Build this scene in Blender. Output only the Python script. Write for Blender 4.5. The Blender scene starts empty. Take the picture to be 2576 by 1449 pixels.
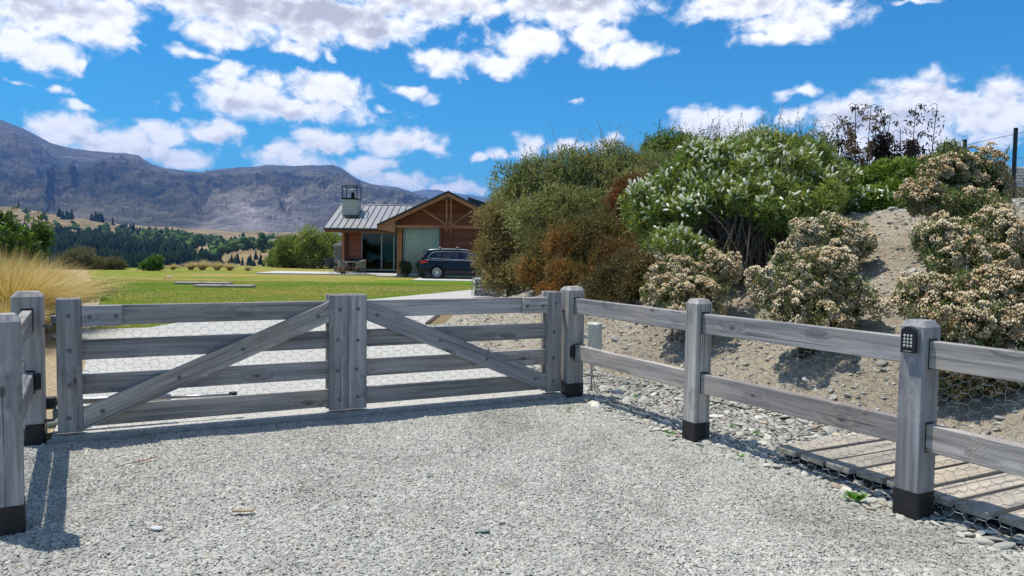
import bpy, math, random
import numpy as np
from mathutils import Matrix, Vector, Euler

rng = np.random.default_rng(11)
random.seed(11)
SC = bpy.context.scene
COL = SC.collection
R = math.radians

# ------------------------------------------------------------------ camera
PITCH, ROLL, CAM_H, FPX = R(2.94), R(0.777), 1.6, 1843.0     # focal length in units of a 2576-wide picture
cam_d = bpy.data.cameras.new('camera')
cam_d.sensor_width = 36.0
cam_d.lens = 36.0 * FPX / 2576.0
cam_d.clip_start = 0.05
cam_d.clip_end = 60000.0
cam = bpy.data.objects.new('camera', cam_d)
COL.objects.link(cam)
cam.matrix_world = Matrix.Translation((0, 0, CAM_H)) @ Matrix.Rotation(math.pi/2 - PITCH, 4, 'X') @ Matrix.Rotation(ROLL, 4, 'Z')
SC.camera = cam
_m = np.array(cam.matrix_world.to_3x3())

def ray(px, py):
    d = _m @ np.array([(px - 1288.0)/FPX, (724.5 - py)/FPX, -1.0])
    return d
def at(px, py, depth):
    """world point on the sight line through a picture point, at a distance depth along +Y"""
    d = ray(px, py)
    return np.array([0, 0, CAM_H]) + d * (depth/d[1])
def gp(px, py, z=0.0):
    d = ray(px, py)
    return np.array([0, 0, CAM_H]) + d * ((z - CAM_H)/d[2])

# ------------------------------------------------------------------ sun and exposure
SUN = Vector((-0.42, 0.17, 1.21)).normalized()
sun_d = bpy.data.lights.new('sun', 'SUN')
sun_d.energy = 4.4
sun_d.angle = R(0.53)
sun_d.color = (1.0, 0.955, 0.88)
sun = bpy.data.objects.new('sun', sun_d)
COL.objects.link(sun)
sun.rotation_mode = 'QUATERNION'
sun.rotation_quaternion = SUN.to_track_quat('Z', 'Y')
SC.view_settings.view_transform = 'Standard'
SC.view_settings.look = 'None'
SC.view_settings.exposure = 0.32
SC.view_settings.gamma = 1.0
SC.view_settings.use_curve_mapping = False
SC.render.engine = 'CYCLES'
SC.cycles.use_denoising = True
SC.cycles.use_adaptive_sampling = True
SC.cycles.adaptive_threshold = 0.02
SC.cycles.max_bounces = 5
SC.cycles.diffuse_bounces = 3
SC.cycles.transparent_max_bounces = 12
SC.cycles.volume_bounces = 0

# ------------------------------------------------------------------ node helper
class NT:
    def __init__(s, tree):
        s.t = tree
    def put(s, sock, val):
        if val is None:
            return
        if isinstance(val, bpy.types.NodeSocket):
            s.t.links.new(val, sock)
        else:
            if hasattr(sock.default_value, '__len__') and not hasattr(val, '__len__'):
                val = (val,)*len(sock.default_value)
            if hasattr(val, '__len__') and len(sock.default_value) == 4 and len(val) == 3:
                val = (*val, 1.0)
            sock.default_value = val
    def node(s, typ, ins=None, **props):
        n = s.t.nodes.new(typ)
        for k, v in props.items():
            setattr(n, k, v)
        for k, v in (ins or {}).items():
            s.put(n.inputs[k], v)
        return n
    def m(s, op, a, b=None, c=None, clamp=False):
        n = s.node('ShaderNodeMath', operation=op, use_clamp=clamp)
        for i, v in enumerate((a, b, c)):
            s.put(n.inputs[i], v)
        return n.outputs[0]
    def v(s, op, a, b=None, scale=None):
        n = s.node('ShaderNodeVectorMath', operation=op)
        s.put(n.inputs[0], a)
        if b is not None:
            s.put(n.inputs[1], b)
        if scale is not None:
            s.put(n.inputs['Scale'], scale)
        return n.outputs['Value'] if op in ('LENGTH', 'DOT_PRODUCT', 'DISTANCE') else n.outputs['Vector']
    def xyz(s, x=0.0, y=0.0, z=0.0):
        return s.node('ShaderNodeCombineXYZ', {'X': x, 'Y': y, 'Z': z}).outputs[0]
    def sep(s, vec):
        n = s.node('ShaderNodeSeparateXYZ', {0: vec})
        return n.outputs
    def mr(s, val, a, b, c=0.0, d=1.0, smooth=True):
        n = s.node('ShaderNodeMapRange', interpolation_type='SMOOTHSTEP' if smooth else 'LINEAR')
        for k, x in (('Value', val), ('From Min', a), ('From Max', b), ('To Min', c), ('To Max', d)):
            s.put(n.inputs[k], x)
        return n.outputs[0]
    def noise(s, vec, scale, detail=4.0, rough=0.55, dist=0.0, out='Fac'):
        n = s.node('ShaderNodeTexNoise', {'Vector': vec, 'Scale': scale, 'Detail': detail, 'Roughness': rough, 'Distortion': dist})
        return n.outputs[out]
    def vor(s, vec, scale, feature='F1', out='Distance', rnd=1.0):
        n = s.node('ShaderNodeTexVoronoi', {'Vector': vec, 'Scale': scale, 'Randomness': rnd}, feature=feature)
        return n.outputs[out]
    def mix(s, fac, a, b, mode='MIX'):
        n = s.node('ShaderNodeMix', data_type='RGBA', blend_type=mode)
        s.put(n.inputs[0], fac); s.put(n.inputs[6], a); s.put(n.inputs[7], b)
        return n.outputs[2]
    def ramp(s, fac, stops, interp='LINEAR'):
        n = s.node('ShaderNodeValToRGB', {0: fac})
        n.color_ramp.interpolation = interp
        e = n.color_ramp.elements
        while len(e) < len(stops):
            e.new(0.5)
        for el, (p, c) in zip(e, stops):
            el.position = p
            el.color = (*c, 1.0)
        return n.outputs[0]
    def bump(s, h, strength=0.5, dist=0.01):
        return s.node('ShaderNodeBump', {'Height': h, 'Strength': strength, 'Distance': dist}).outputs[0]

# ------------------------------------------------------------------ sky with clouds
W = bpy.data.worlds.new('World')
SC.world = W
W.use_nodes = True
W.node_tree.nodes.clear()
w = NT(W.node_tree)
sky = w.node('ShaderNodeTexSky', sky_type='NISHITA')
sky.sun_disc = False
sky.sun_elevation = math.asin(SUN.z)
sky.sun_rotation = math.atan2(SUN.x, SUN.y)
sky.altitude = 400.0
sky.air_density = 1.0
sky.dust_density = 0.5
sky.ozone_density = 3.0
SKY_STRENGTH = 0.10

def azel(px, py):
    d = ray(px, py); d = d/np.linalg.norm(d)
    return math.atan2(d[0], d[1]), math.asin(d[2])
# cumulus clouds over the valley: centre and half sizes, in the same picture units as the camera
CLOUDS = [
 (150,50,205,75),(130,140,95,55),(20,105,70,45),(285,95,75,32),(300,30,80,40),
 (640,20,350,62),(850,55,260,66),(1060,5,230,62),(560,85,120,34),(745,120,70,24),(480,130,55,12),(830,140,28,22),
 (1440,10,200,64),(1330,110,110,46),(1120,160,85,36),(1250,160,90,36),(1565,138,112,28),(1500,85,80,45),
 (1880,15,230,42),(2010,50,165,48),(1960,95,120,20),
 (2020,222,68,24),(1990,300,40,30),
 (590,168,48,21),(610,240,130,62),(820,235,120,50),(720,268,245,40),(670,205,50,28),
 (1042,244,56,16),(960,272,24,14),
 (170,325,125,46),(280,358,130,44),(430,335,95,34),(535,332,85,32),(455,398,95,34),(370,370,80,30),
 (818,355,80,38),(700,385,95,34),(760,405,80,24),(1000,355,118,38),(1085,370,50,20),
 (915,415,90,30),(1010,452,110,28),(1140,472,80,24),
 (1208,392,18,16),(1245,377,26,12),(1330,372,42,28),(1430,366,52,20),(1512,362,48,24),(1447,250,28,11),
 (1800,318,130,52),(1870,290,60,34),(1740,330,70,30),
 (2150,300,140,66),(2330,268,175,74),(2490,285,165,92),(2300,360,190,54),(2540,240,100,46),(2160,360,120,40),
 (200,262,48,9),(140,226,45,14),(35,211,38,7),(205,168,18,18),(2130,14,30,14),(2300,0,60,8),
]
tc = w.node('ShaderNodeTexCoord')
dv = tc.outputs['Generated']
dx, dy, dz = w.sep(dv)
PP = w.xyz(w.m('ARCTAN2', dx, dy), w.m('ARCSINE', dz), 0.0)
wob = w.noise(PP, 24.0, 2.0, 0.5, out='Color')
Pw = w.v('ADD', PP, w.v('MULTIPLY', w.v('SUBTRACT', wob, (0.5,0.5,0.5)), (0.050, 0.030, 0.0)))
def vma(a, b, c):
    n_ = w.node('ShaderNodeVectorMath', operation='MULTIPLY_ADD')
    for i_, x_ in enumerate((a, b, c)): w.put(n_.inputs[i_], x_)
    return n_.outputs[0]
F = None
for (x, y, rx, ry) in CLOUDS:
    rx, ry = rx*1.10, ry*1.14
    a0, e0 = azel(x, y); a1, e1 = azel(x + rx, y); a2, e2 = azel(x, y - ry)
    ia, ie = 1/abs(a1-a0), 1/abs(e2-e0)
    ln = w.v('LENGTH', vma(Pw, (ia, ie, 0), (-a0*ia, -e0*ie, 0)))
    k = min(1.0, 0.42 + ry/105.0)          # a larger body is thicker
    fi = w.m('MULTIPLY_ADD', ln, -k, k)
    F = fi if F is None else w.m('MAXIMUM', F, fi)
# the same broken cumulus goes on outside the frame
far = w.m('MULTIPLY_ADD', w.noise(vma(PP, (3.2, 5.5, 1), (0,0,0)), 1.0, 2.0, 0.5), 3.0, -1.56)
out_ = w.m('MAXIMUM', w.mr(w.m('ABSOLUTE', w.sep(PP)[0]), 0.62, 0.74), w.mr(dz, 0.38, 0.45))
far = w.m('ADD', far, w.m('MULTIPLY_ADD', out_, 3.0, -3.0))
F = w.m('MAXIMUM', F, far)
Pn_ = w.v('MULTIPLY', PP, (1.0, 1.3, 1.0))
n1 = w.noise(Pn_, 23.0, 10.0, 0.66, 0.30)
n1b = w.noise(w.v('ADD', Pn_, (-0.005, 0.013, 0.0)), 23.0, 5.0, 0.62, 0.30)
vb = w.vor(w.v('ADD', Pn_, w.v('SCALE', wob, scale=0.02)), 46.0)
vb2 = w.vor(w.v('ADD', w.v('ADD', Pn_, w.v('SCALE', wob, scale=0.02)), (-0.004, 0.009, 0.0)), 46.0)
G0 = w.m('ADD', w.m('ADD', F, w.m('MULTIPLY_ADD', n1, 1.75, -0.80)), w.m('MULTIPLY', vb, -0.28))
alpha = w.m('MULTIPLY', w.mr(G0, -0.14, 0.46), w.mr(dz, 0.0, 0.02))
# thick bodies are grey underneath
BELLY = [(780,25,470,95,1.0),(1440,0,190,60,0.9),(100,15,190,55,0.8),(700,282,215,30,0.62),(2230,300,190,62,0.75),(2420,250,120,60,0.55),(260,385,190,40,0.4),(1800,345,120,26,0.45),(1950,40,200,50,0.35),(1000,380,90,26,0.35),(820,375,70,24,0.35),(540,350,70,20,0.35)]
B = None
for (x, y, rx, ry, amt) in BELLY:
    a0, e0 = azel(x, y); a1, e1 = azel(x + rx, y); a2, e2 = azel(x, y - ry)
    ia, ie = 1/abs(a1-a0), 1/abs(e2-e0)
    ln = w.v('LENGTH', vma(Pw, (ia, ie, 0), (-a0*ia, -e0*ie, 0)))
    bi = w.m('MULTIPLY_ADD', ln, -amt*0.85, amt*1.12)
    B = bi if B is None else w.m('MAXIMUM', B, bi)
B = w.m('MAXIMUM', B, w.m('MULTIPLY', out_, w.mr(F, 0.1, 0.8, 0.0, 0.8)))
B = w.m('MULTIPLY', B, w.m('MULTIPLY_ADD', n1b, 1.3, 0.35))
relief = w.m('ADD', w.m('MULTIPLY', w.m('SUBTRACT', n1b, n1), 1.5), w.m('MULTIPLY', w.m('SUBTRACT', vb, vb2), 0.45))
shade = w.m('ADD', w.m('ADD', w.m('MULTIPLY', w.m('MAXIMUM', B, 0.0), w.mr(G0, 0.1, 0.6)), relief), w.m('MULTIPLY_ADD', n1b, 0.55, -0.22), clamp=True)
ccol = w.ramp(shade, [(0.0, (1.08,1.08,1.08)), (0.28, (0.97,0.97,0.98)), (0.62, (0.70,0.71,0.755)), (1.0, (0.50,0.51,0.57))])
ccol = w.v('SCALE', ccol, scale=1.0/SKY_STRENGTH)
W.cycles.sampling_method = 'MANUAL'
W.cycles.sample_map_resolution = 256
hs = w.node('ShaderNodeHueSaturation', {'Saturation': 1.2, 'Value': 1.0, 'Color': sky.outputs[0]})
skc = w.v('MULTIPLY', hs.outputs[0], (0.19, 0.94, 1.14))
bg = w.node('ShaderNodeBackground', {'Color': w.mix(alpha, skc, ccol), 'Strength': SKY_STRENGTH})
wo = w.node('ShaderNodeOutputWorld', {'Surface': bg.outputs[0]})

# ------------------------------------------------------------------ mesh helpers
class MB:
    def __init__(s):
        s.v = []; s.f = []
    def add(s, vs, fs, M=None):
        o = len(s.v)
        if M is not None:
            vs = [tuple(M @ Vector(p)) for p in vs]
        s.v.extend(tuple(map(float, p)) for p in vs)
        s.f.extend(tuple(i + o for i in f) for f in fs)
        return s
    def box(s, c, size, M=None):
        x, y, z = c; a, b, d = size[0]/2, size[1]/2, size[2]/2
        vs = [(x+i*a, y+j*b, z+k*d) for k in (-1,1) for j in (-1,1) for i in (-1,1)]
        fs = [(0,2,3,1),(4,5,7,6),(0,1,5,4),(2,6,7,3),(0,4,6,2),(1,3,7,5)]
        return s.add(vs, fs, M)
    def cbox(s, c, size, ch=0.006, M=None):
        """box with chamfered edges"""
        h = [max(size[i]/2, ch*1.01) for i in range(3)]
        vs = []; idx = {}
        for i in (-1,1):
            for j in (-1,1):
                for k in (-1,1):
                    sg = (i,j,k)
                    for ax in range(3):
                        p = [sg[t]*(h[t] if t == ax else h[t]-ch) for t in range(3)]
                        idx[(sg, ax)] = len(vs)
                        vs.append(tuple(p[t]+c[t] for t in range(3)))
        fs = []
        def orient(f):
            pts = [Vector(vs[q]) for q in f]
            n = (pts[1]-pts[0]).cross(pts[2]-pts[0])
            cen = sum(pts, Vector())/len(pts) - Vector(c)
            fs.append(tuple(f) if n.dot(cen) > 0 else tuple(reversed(f)))
        for ax in range(3):
            b, d = [t for t in range(3) if t != ax]
            for sgn in (-1,1):
                loop = []
                for (p, q) in ((-1,-1),(1,-1),(1,1),(-1,1)):
                    sg = [0,0,0]; sg[ax] = sgn; sg[b] = p; sg[d] = q
                    loop.append(idx[(tuple(sg), ax)])
                orient(loop)
        for a0 in range(3):
            b, d = [t for t in range(3) if t != a0]
            for p in (-1,1):
                for q in (-1,1):
                    s1 = [0,0,0]; s1[a0] = -1; s1[b] = p; s1[d] = q
                    s2 = list(s1); s2[a0] = 1
                    orient([idx[(tuple(s1), b)], idx[(tuple(s2), b)], idx[(tuple(s2), d)], idx[(tuple(s1), d)]])
        for i in (-1,1):
            for j in (-1,1):
                for k in (-1,1):
                    orient([idx[((i,j,k), t)] for t in range(3)])
        return s.add(vs, fs, M)
    def prism(s, poly, y0, y1, M=None):
        """polygon in x,z (counter-clockwise seen from -y) pushed from y0 to y1"""
        n = len(poly)
        vs = [(p[0], y0, p[1]) for p in poly] + [(p[0], y1, p[1]) for p in poly]
        fs = [tuple(range(n)), tuple(reversed(range(n, 2*n)))]
        fs += [(i, i+n, (i+1) % n + n, (i+1) % n) for i in range(n)]
        return s.add(vs, fs, M)
    def tube(s, pts, r, n=6, cap=True, M=None):
        pts = [Vector(p) for p in pts]
        rs = r if hasattr(r, '__len__') else [r]*len(pts)
        vs = []; fs = []
        prev = None
        for i, p in enumerate(pts):
            t = (pts[min(i+1, len(pts)-1)] - pts[max(i-1, 0)])
            t = t.normalized() if t.length > 1e-9 else Vector((0,0,1))
            if prev is None:
                a = t.orthogonal().normalized()
            else:
                a = prev - t*prev.dot(t)
                a = a.normalized() if a.length > 1e-6 else t.orthogonal().normalized()
            prev = a
            b = t.cross(a)
            for k in range(n):
                an = 2*math.pi*k/n
                vs.append(tuple(p + (a*math.cos(an) + b*math.sin(an))*rs[i]))
        for i in range(len(pts)-1):
            for k in range(n):
                k2 = (k+1) % n
                fs.append((i*n+k, i*n+k2, (i+1)*n+k2, (i+1)*n+k))
        if cap:
            fs.append(tuple(reversed(range(n))))
            fs.append(tuple(range((len(pts)-1)*n, len(pts)*n)))
        return s.add(vs, fs, M)
    def lathe(s, prof, n=16, M=None, cap=True):
        """profile of (radius, z) turned about z"""
        vs = []; fs = []
        for (r, z) in prof:
            for k in range(n):
                an = 2*math.pi*k/n
                vs.append((r*math.cos(an), r*math.sin(an), z))
        for i in range(len(prof)-1):
            for k in range(n):
                k2 = (k+1) % n
                fs.append((i*n+k, i*n+k2, (i+1)*n+k2, (i+1)*n+k))
        if cap:
            fs.append(tuple(reversed(range(n))))
            fs.append(tuple(range((len(prof)-1)*n, len(prof)*n)))
        return s.add(vs, fs, M)
    def mesh(s, name, mat, smooth=False):
        me = bpy.data.meshes.new(name)
        me.from_pydata(s.v, [], s.f)
        if smooth:
            me.polygons.foreach_set('use_smooth', [True]*len(me.polygons))
        me.materials.append(mat)
        me.update()
        return me
    def build(s, name, mat, parent=None, smooth=False, M=None):
        return link(name, s.mesh(name, mat, smooth), parent, M)

def link(name, me, parent=None, M=None):
    o = bpy.data.objects.new(name, me)
    COL.objects.link(o)
    if parent is not None:
        o.parent = parent
    if M is not None:
        o.matrix_local = M
    return o
def tag(o, label=None, cat=None, group=None, kind=None):
    if label: o['label'] = label
    if cat: o['category'] = cat
    if group: o['group'] = group
    if kind: o['kind'] = kind
    return o
def thing(name, label, cat, M=None, group=None):
    o = bpy.data.objects.new(name, None)
    COL.objects.link(o)
    o.empty_display_size = 0.1
    if M is not None:
        o.matrix_world = M
    return tag(o, label, cat, group)
def place(x, y, z, az=0.0):
    return Matrix.Translation((x, y, z)) @ Matrix.Rotation(az, 4, 'Z')
def copy_tree(o, parent=None, M=None):
    c = o.copy(); COL.objects.link(c)
    c.parent = parent
    if M is not None:
        c.matrix_world = M
    for ch in o.children:
        copy_tree(ch, c)
    return c

def arr_mesh(name, V, Fq, mat, tint=None, smooth=False):
    """mesh from arrays: V (n,3), Fq (m,3 or 4); tint (n,3) as a point colour attribute"""
    me = bpy.data.meshes.new(name)
    V = np.ascontiguousarray(V, dtype=np.float32); Fq = np.ascontiguousarray(Fq, dtype=np.int32)
    k = Fq.shape[1]
    me.vertices.add(len(V)); me.vertices.foreach_set('co', V.ravel())
    me.loops.add(Fq.size); me.loops.foreach_set('vertex_index', Fq.ravel())
    me.polygons.add(len(Fq))
    me.polygons.foreach_set('loop_start', np.arange(0, Fq.size, k, dtype=np.int32))
    me.polygons.foreach_set('loop_total', np.full(len(Fq), k, dtype=np.int32))
    if smooth:
        me.polygons.foreach_set('use_smooth', np.ones(len(Fq), dtype=bool))
    if tint is not None:
        a = me.attributes.new('tint', 'FLOAT_COLOR', 'POINT')
        t = np.ones((len(V), 4), dtype=np.float32); t[:, :3] = tint
        a.data.foreach_set('color', t.ravel())
    me.materials.append(mat)
    me.update()
    me.validate()
    return me
def unit(a):
    return a/np.maximum(np.linalg.norm(a, axis=-1, keepdims=True), 1e-9)
def rdirs(n, r=rng):
    return unit(r.normal(size=(n, 3)))
def leaves(C, D, L, Wd, tint, N=None, r=rng):
    """diamond leaf faces: base C, direction D, length L, width Wd, colour tint; returns arrays"""
    n = len(C)
    if N is None:
        N = rdirs(n, r)
    S = unit(np.cross(D, N))
    L = np.broadcast_to(np.asarray(L, float).reshape(-1, 1), (n, 1)); Wd = np.broadcast_to(np.asarray(Wd, float).reshape(-1, 1), (n, 1))
    mid = C + D*L*0.45
    V = np.stack([C, mid + S*Wd*0.5, C + D*L, mid - S*Wd*0.5], 1).reshape(-1, 3)
    F = np.arange(4*n).reshape(n, 4)
    return V, F, np.repeat(tint, 4, 0)
def merge(parts):
    Vs, Fs, Ts = [], [], []; o = 0
    for V, F, T in parts:
        Vs.append(V); Fs.append(F + o); Ts.append(T); o += len(V)
    return np.concatenate(Vs), np.concatenate(Fs), np.concatenate(Ts)
def vnoise(p, seed=0, f=1.0, oct=4):
    """cheap smooth noise in -1..1 from rotated sines"""
    r = np.random.default_rng(seed)
    out = 0; a = 1.0; tot = 0
    for k in range(oct):
        for j in range(3):
            d = r.normal(size=p.shape[-1]); d /= np.linalg.norm(d)
            ph = r.uniform(0, 6.28)
            out = out + a*np.sin((p @ d)*f*r.uniform(.8, 1.25) + ph)/3*1.3
        tot += a; a *= 0.55; f *= 2.03
    return out/tot
_perm = np.random.default_rng(5).permutation(512)
def grid_noise(x, y, seed=0):
    """value-gradient noise on a lattice, roughly -1..1"""
    xi = np.floor(x).astype(int); yi = np.floor(y).astype(int)
    xf = x - xi; yf = y - yi
    def gr(ix, iy, fx, fy):
        h = _perm[(_perm[(ix + seed*37) % 512] + iy) % 512]*(2*np.pi/512*7)
        return np.cos(h)*fx + np.sin(h)*fy
    u = xf*xf*xf*(xf*(xf*6-15)+10); v_ = yf*yf*yf*(yf*(yf*6-15)+10)
    a = gr(xi, yi, xf, yf); b = gr(xi+1, yi, xf-1, yf); c = gr(xi, yi+1, xf, yf-1); d = gr(xi+1, yi+1, xf-1, yf-1)
    return 1.5*((a*(1-u)+b*u)*(1-v_) + (c*(1-u)+d*u)*v_)
def fbm(x, y, oct=5, seed=0, ridged=False):
    out = 0; a = 1.0; tot = 0
    for k in range(oct):
        n = grid_noise(x, y, seed+k)
        if ridged: n = 1 - 2*np.abs(n)
        out = out + a*n; tot += a; a *= 0.5; x = x*2.03 + 17.1; y = y*2.03 - 5.3
    return out/tot

# ------------------------------------------------------------------ materials
def mat(name):
    m_ = bpy.data.materials.new(name)
    m_.use_nodes = True
    m_.node_tree.nodes.clear()
    n = NT(m_.node_tree)
    out = n.node('ShaderNodeOutputMaterial')
    b = n.node('ShaderNodeBsdfPrincipled', {'Roughness': 0.7})
    m_.node_tree.links.new(b.outputs[0], out.inputs[0])
    return m_, n, b, out
def simple(name, col, rough=0.6, metal=0.0, var=0.12, scale=6.0, bump=0.0, spec=None):
    m_, n, b, out = mat(name)
    tc_ = n.node('ShaderNodeTexCoord').outputs['Object']
    nz = n.noise(tc_, scale, 6.0, 0.6)
    c2 = [max(0, c*(1-var*1.6)) for c in col]; c1 = [min(1, c*(1+var*1.6)) for c in col]
    n.put(b.inputs['Base Color'], n.ramp(nz, [(0.25, c2), (0.75, c1)]))
    n.put(b.inputs['Roughness'], rough); n.put(b.inputs['Metallic'], metal)
    if spec is not None: n.put(b.inputs['Specular IOR Level'], spec)
    if bump: n.put(b.inputs['Normal'], n.bump(nz, 1.0, bump))
    return m_
def leafmat(name, rough=0.55, trans=0.42, gain=1.0, spec=0.3):
    m_, n, b, out = mat(name)
    at_ = n.node('ShaderNodeAttribute', attribute_name='tint').outputs['Color']
    col = n.v('SCALE', at_, scale=gain)
    n.put(b.inputs['Base Color'], col); n.put(b.inputs['Roughness'], rough); n.put(b.inputs['Specular IOR Level'], spec)
    tr = n.node('ShaderNodeBsdfTranslucent', {'Color': n.v('MULTIPLY', col, (1.35, 1.4, 0.7))})
    mx = n.node('ShaderNodeMixShader', {0: trans, 1: b.outputs[0], 2: tr.outputs[0]})
    m_.node_tree.links.new(mx.outputs[0], out.inputs[0])
    return m_
M = {}

def wood_grey(name, dark=(0.135,0.137,0.147), light=(0.43,0.43,0.44), axis=0, saw=0.35):
    m_, n, b, out = mat(name)
    tc_ = n.node('ShaderNodeTexCoord').outputs['Object']
    rnd = n.node('ShaderNodeObjectInfo').outputs['Random']
    p = n.v('ADD', tc_, n.v('SCALE', n.xyz(1.7, 3.1, 2.3), scale=n.m('MULTIPLY', rnd, 37.0)))
    s = [30.0]*3; s[axis] = 1.1
    s2 = [6.0]*3; s2[axis] = 0.7
    # knots bend the grain around them
    k = [5.6]*3; k[axis] = 2.4
    kd = n.vor(n.v('MULTIPLY', p, tuple(k)), 1.0)
    knot = n.mr(kd, 0.05, 0.11, 1.0, 0.0)
    halo = n.mr(kd, 0.10, 0.42, 1.0, 0.0)
    warp = n.v('ADD', n.v('MULTIPLY', p, tuple(s)), n.v('SCALE', n.xyz(2.0, 2.0, 2.0), scale=n.m('MULTIPLY', halo, 0.55)))
    gr = n.noise(warp, 1.0, 7.0, 0.62, 0.35)
    big = n.noise(n.v('MULTIPLY', p, tuple(s2)), 1.0, 4.0, 0.55)
    f = n.m('ADD', n.m('MULTIPLY', gr, 0.62), n.m('MULTIPLY', big, 0.48))
    f = n.m('SUBTRACT', f, n.m('MULTIPLY', halo, 0.04))
    mid = tuple((a+c)*0.47 for a, c in zip(dark, light))
    col = n.ramp(f, [(0.38, dark), (0.53, mid), (0.70, light)])
    brown = n.mix(n.mr(n.noise(p, 2.2, 3.0, 0.5), 0.5, 0.75), (1.06,1.0,0.945), (1.14, 1.01, 0.88))
    col = n.mix(1.0, col, brown, 'MULTIPLY')
    r3 = n.m('FRACT', n.m('MULTIPLY', rnd, 91.7)); r4 = n.m('FRACT', n.m('MULTIPLY', rnd, 37.3))
    col = n.mix(1.0, col, n.ramp(r3, [(0.0,(0.80,0.80,0.82)),(0.5,(1.0,1.0,1.0)),(1.0,(1.22,1.20,1.17))]), 'MULTIPLY')
    col = n.mix(1.0, col, n.ramp(r4, [(0.0,(1.06,1.0,0.92)),(1.0,(0.97,1.0,1.04))]), 'MULTIPLY')
    # rain stains
    st_ = n.noise(n.v('MULTIPLY', p, (3.5,3.5,3.5)), 1.0, 6.0, 0.7, 0.8)
    col = n.mix(n.mr(st_, 0.56, 0.72, 0.0, 0.45), col, n.mix(1.0, col, (0.52,0.50,0.48), 'MULTIPLY'))
    col = n.mix(n.mr(st_, 0.42, 0.28, 0.0, 0.40), col, n.mix(1.0, col, (1.45,1.43,1.38), 'MULTIPLY'))
    col = n.mix(n.m('MULTIPLY', knot, 0.75), col, (0.05,0.047,0.048))
    # fine dark checks along the grain
    s3 = [48.0]*3; s3[axis] = 0.7
    crk = n.mr(n.noise(n.v('MULTIPLY', p, tuple(s3)), 1.0, 3.0, 0.5), 0.635, 0.675)
    col = n.mix(n.m('MULTIPLY', crk, 0.65), col, (0.045,0.043,0.045))
    # band-saw marks
    wv = n.node('ShaderNodeTexWave', {'Vector': n.v('ADD', n.v('MULTIPLY', p, (1, 0.5, -0.7) if axis == 0 else (0.7, 0.5, 1.0)), n.v('SCALE', n.noise(p, 2.0, 2.0, out='Color'), scale=0.12)), 'Scale': 26.0, 'Distortion': 1.5, 'Detail': 2.0}, bands_direction='DIAGONAL').outputs['Fac']
    sawm = n.m('MULTIPLY', wv, n.mr(n.noise(p, 1.3, 2.0), 0.42, 0.62))
    col = n.mix(n.m('MULTIPLY', sawm, saw*0.28), col, n.mix(1.0, col, (1.35,1.35,1.38), 'MULTIPLY'))
    n.put(b.inputs['Base Color'], col)
    n.put(b.inputs['Roughness'], 0.82); n.put(b.inputs['Specular IOR Level'], 0.25)
    h = n.m('ADD', n.m('MULTIPLY', gr, 0.6), n.m('MULTIPLY', sawm, 0.12))
    h = n.m('SUBTRACT', h, n.m('MULTIPLY', crk, 0.5))
    n.put(b.inputs['Normal'], n.bump(h, 0.75, 0.006))
    return m_
M['wood'] = wood_grey('weathered_wood')
M['wood_post'] = wood_grey('weathered_post_wood', axis=2, dark=(0.165,0.167,0.175), light=(0.46,0.46,0.465), saw=0.35)
M['deck'] = wood_grey('weathered_deck_wood', dark=(0.21,0.20,0.175), light=(0.50,0.48,0.42), saw=0.2)
m_, n, b, out = mat('dry_litter')
rnd = n.node('ShaderNodeObjectInfo').outputs['Random']
n.put(b.inputs['Base Color'], n.ramp(rnd, [(0.0,(0.07,0.05,0.035)),(0.5,(0.19,0.13,0.08)),(1.0,(0.36,0.29,0.19))])); n.put(b.inputs['Roughness'], 0.9)
M['litter'] = m_
M['wrap'] = simple('black_post_wrap', (0.012,0.011,0.012), 0.55, var=0.5, scale=14, bump=0.004)
M['bolt'] = simple('galvanised_bolt', (0.16,0.165,0.18), 0.5, 0.6, var=0.3, scale=40)
M['galv'] = simple('galvanised_wire', (0.36,0.38,0.40), 0.5, 0.4, var=0.2, scale=60)
M['netting'] = simple('weathered_netting_wire', (0.36,0.38,0.39), 0.5, 0.3, var=0.25, scale=30)
M['black_plastic'] = simple('black_plastic', (0.012,0.012,0.014), 0.35, var=0.2)
M['steel'] = simple('brushed_steel', (0.42,0.42,0.42), 0.38, 0.85, var=0.1, scale=30)
M['button'] = simple('metal_button', (0.55,0.56,0.52), 0.4, 0.4, var=0.1, scale=30)
M['cream_box'] = simple('cream_plastic_box', (0.52,0.53,0.46), 0.5, var=0.06)
M['white_conduit'] = simple('grey_conduit', (0.34,0.34,0.33), 0.6, var=0.1)
M['rust_leaf'] = simple('dry_brown_leaf', (0.20,0.085,0.035), 0.8, var=0.3, scale=20)
M['chip'] = simple('pale_wood_chip', (0.34,0.26,0.16), 0.85, var=0.25, scale=30, bump=0.003)
M['edge_concrete'] = simple('edge_concrete', (0.27,0.26,0.24), 0.85, var=0.2, scale=9, bump=0.004)

# exposed aggregate drive
m_, n, b, out = mat('pale_aggregate_concrete')
tc_ = n.node('ShaderNodeTexCoord').outputs['Object']
c1 = n.vor(tc_, 95.0, out='Color'); sp_ = n.sep(c1)[0]
big = n.noise(tc_, 0.7, 5.0, 0.6); md = n.noise(tc_, 6.0, 5.0, 0.6)
col = n.ramp(sp_, [(0.0,(0.22,0.21,0.19)),(0.3,(0.40,0.385,0.35)),(0.75,(0.52,0.50,0.455)),(1.0,(0.64,0.62,0.57))])
col = n.mix(1.0, col, n.ramp(n.m('ADD', n.m('MULTIPLY', big, .5), n.m('MULTIPLY', md, .5)), [(0.3,(0.82,0.81,0.79)),(0.7,(1.04,1.03,1.01))]), 'MULTIPLY')
n.put(b.inputs['Base Color'], col); n.put(b.inputs['Roughness'], 0.85)
n.put(b.inputs['Normal'], n.bump(n.vor(tc_, 95.0), 0.5, 0.004))
M['drive'] = m_
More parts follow.
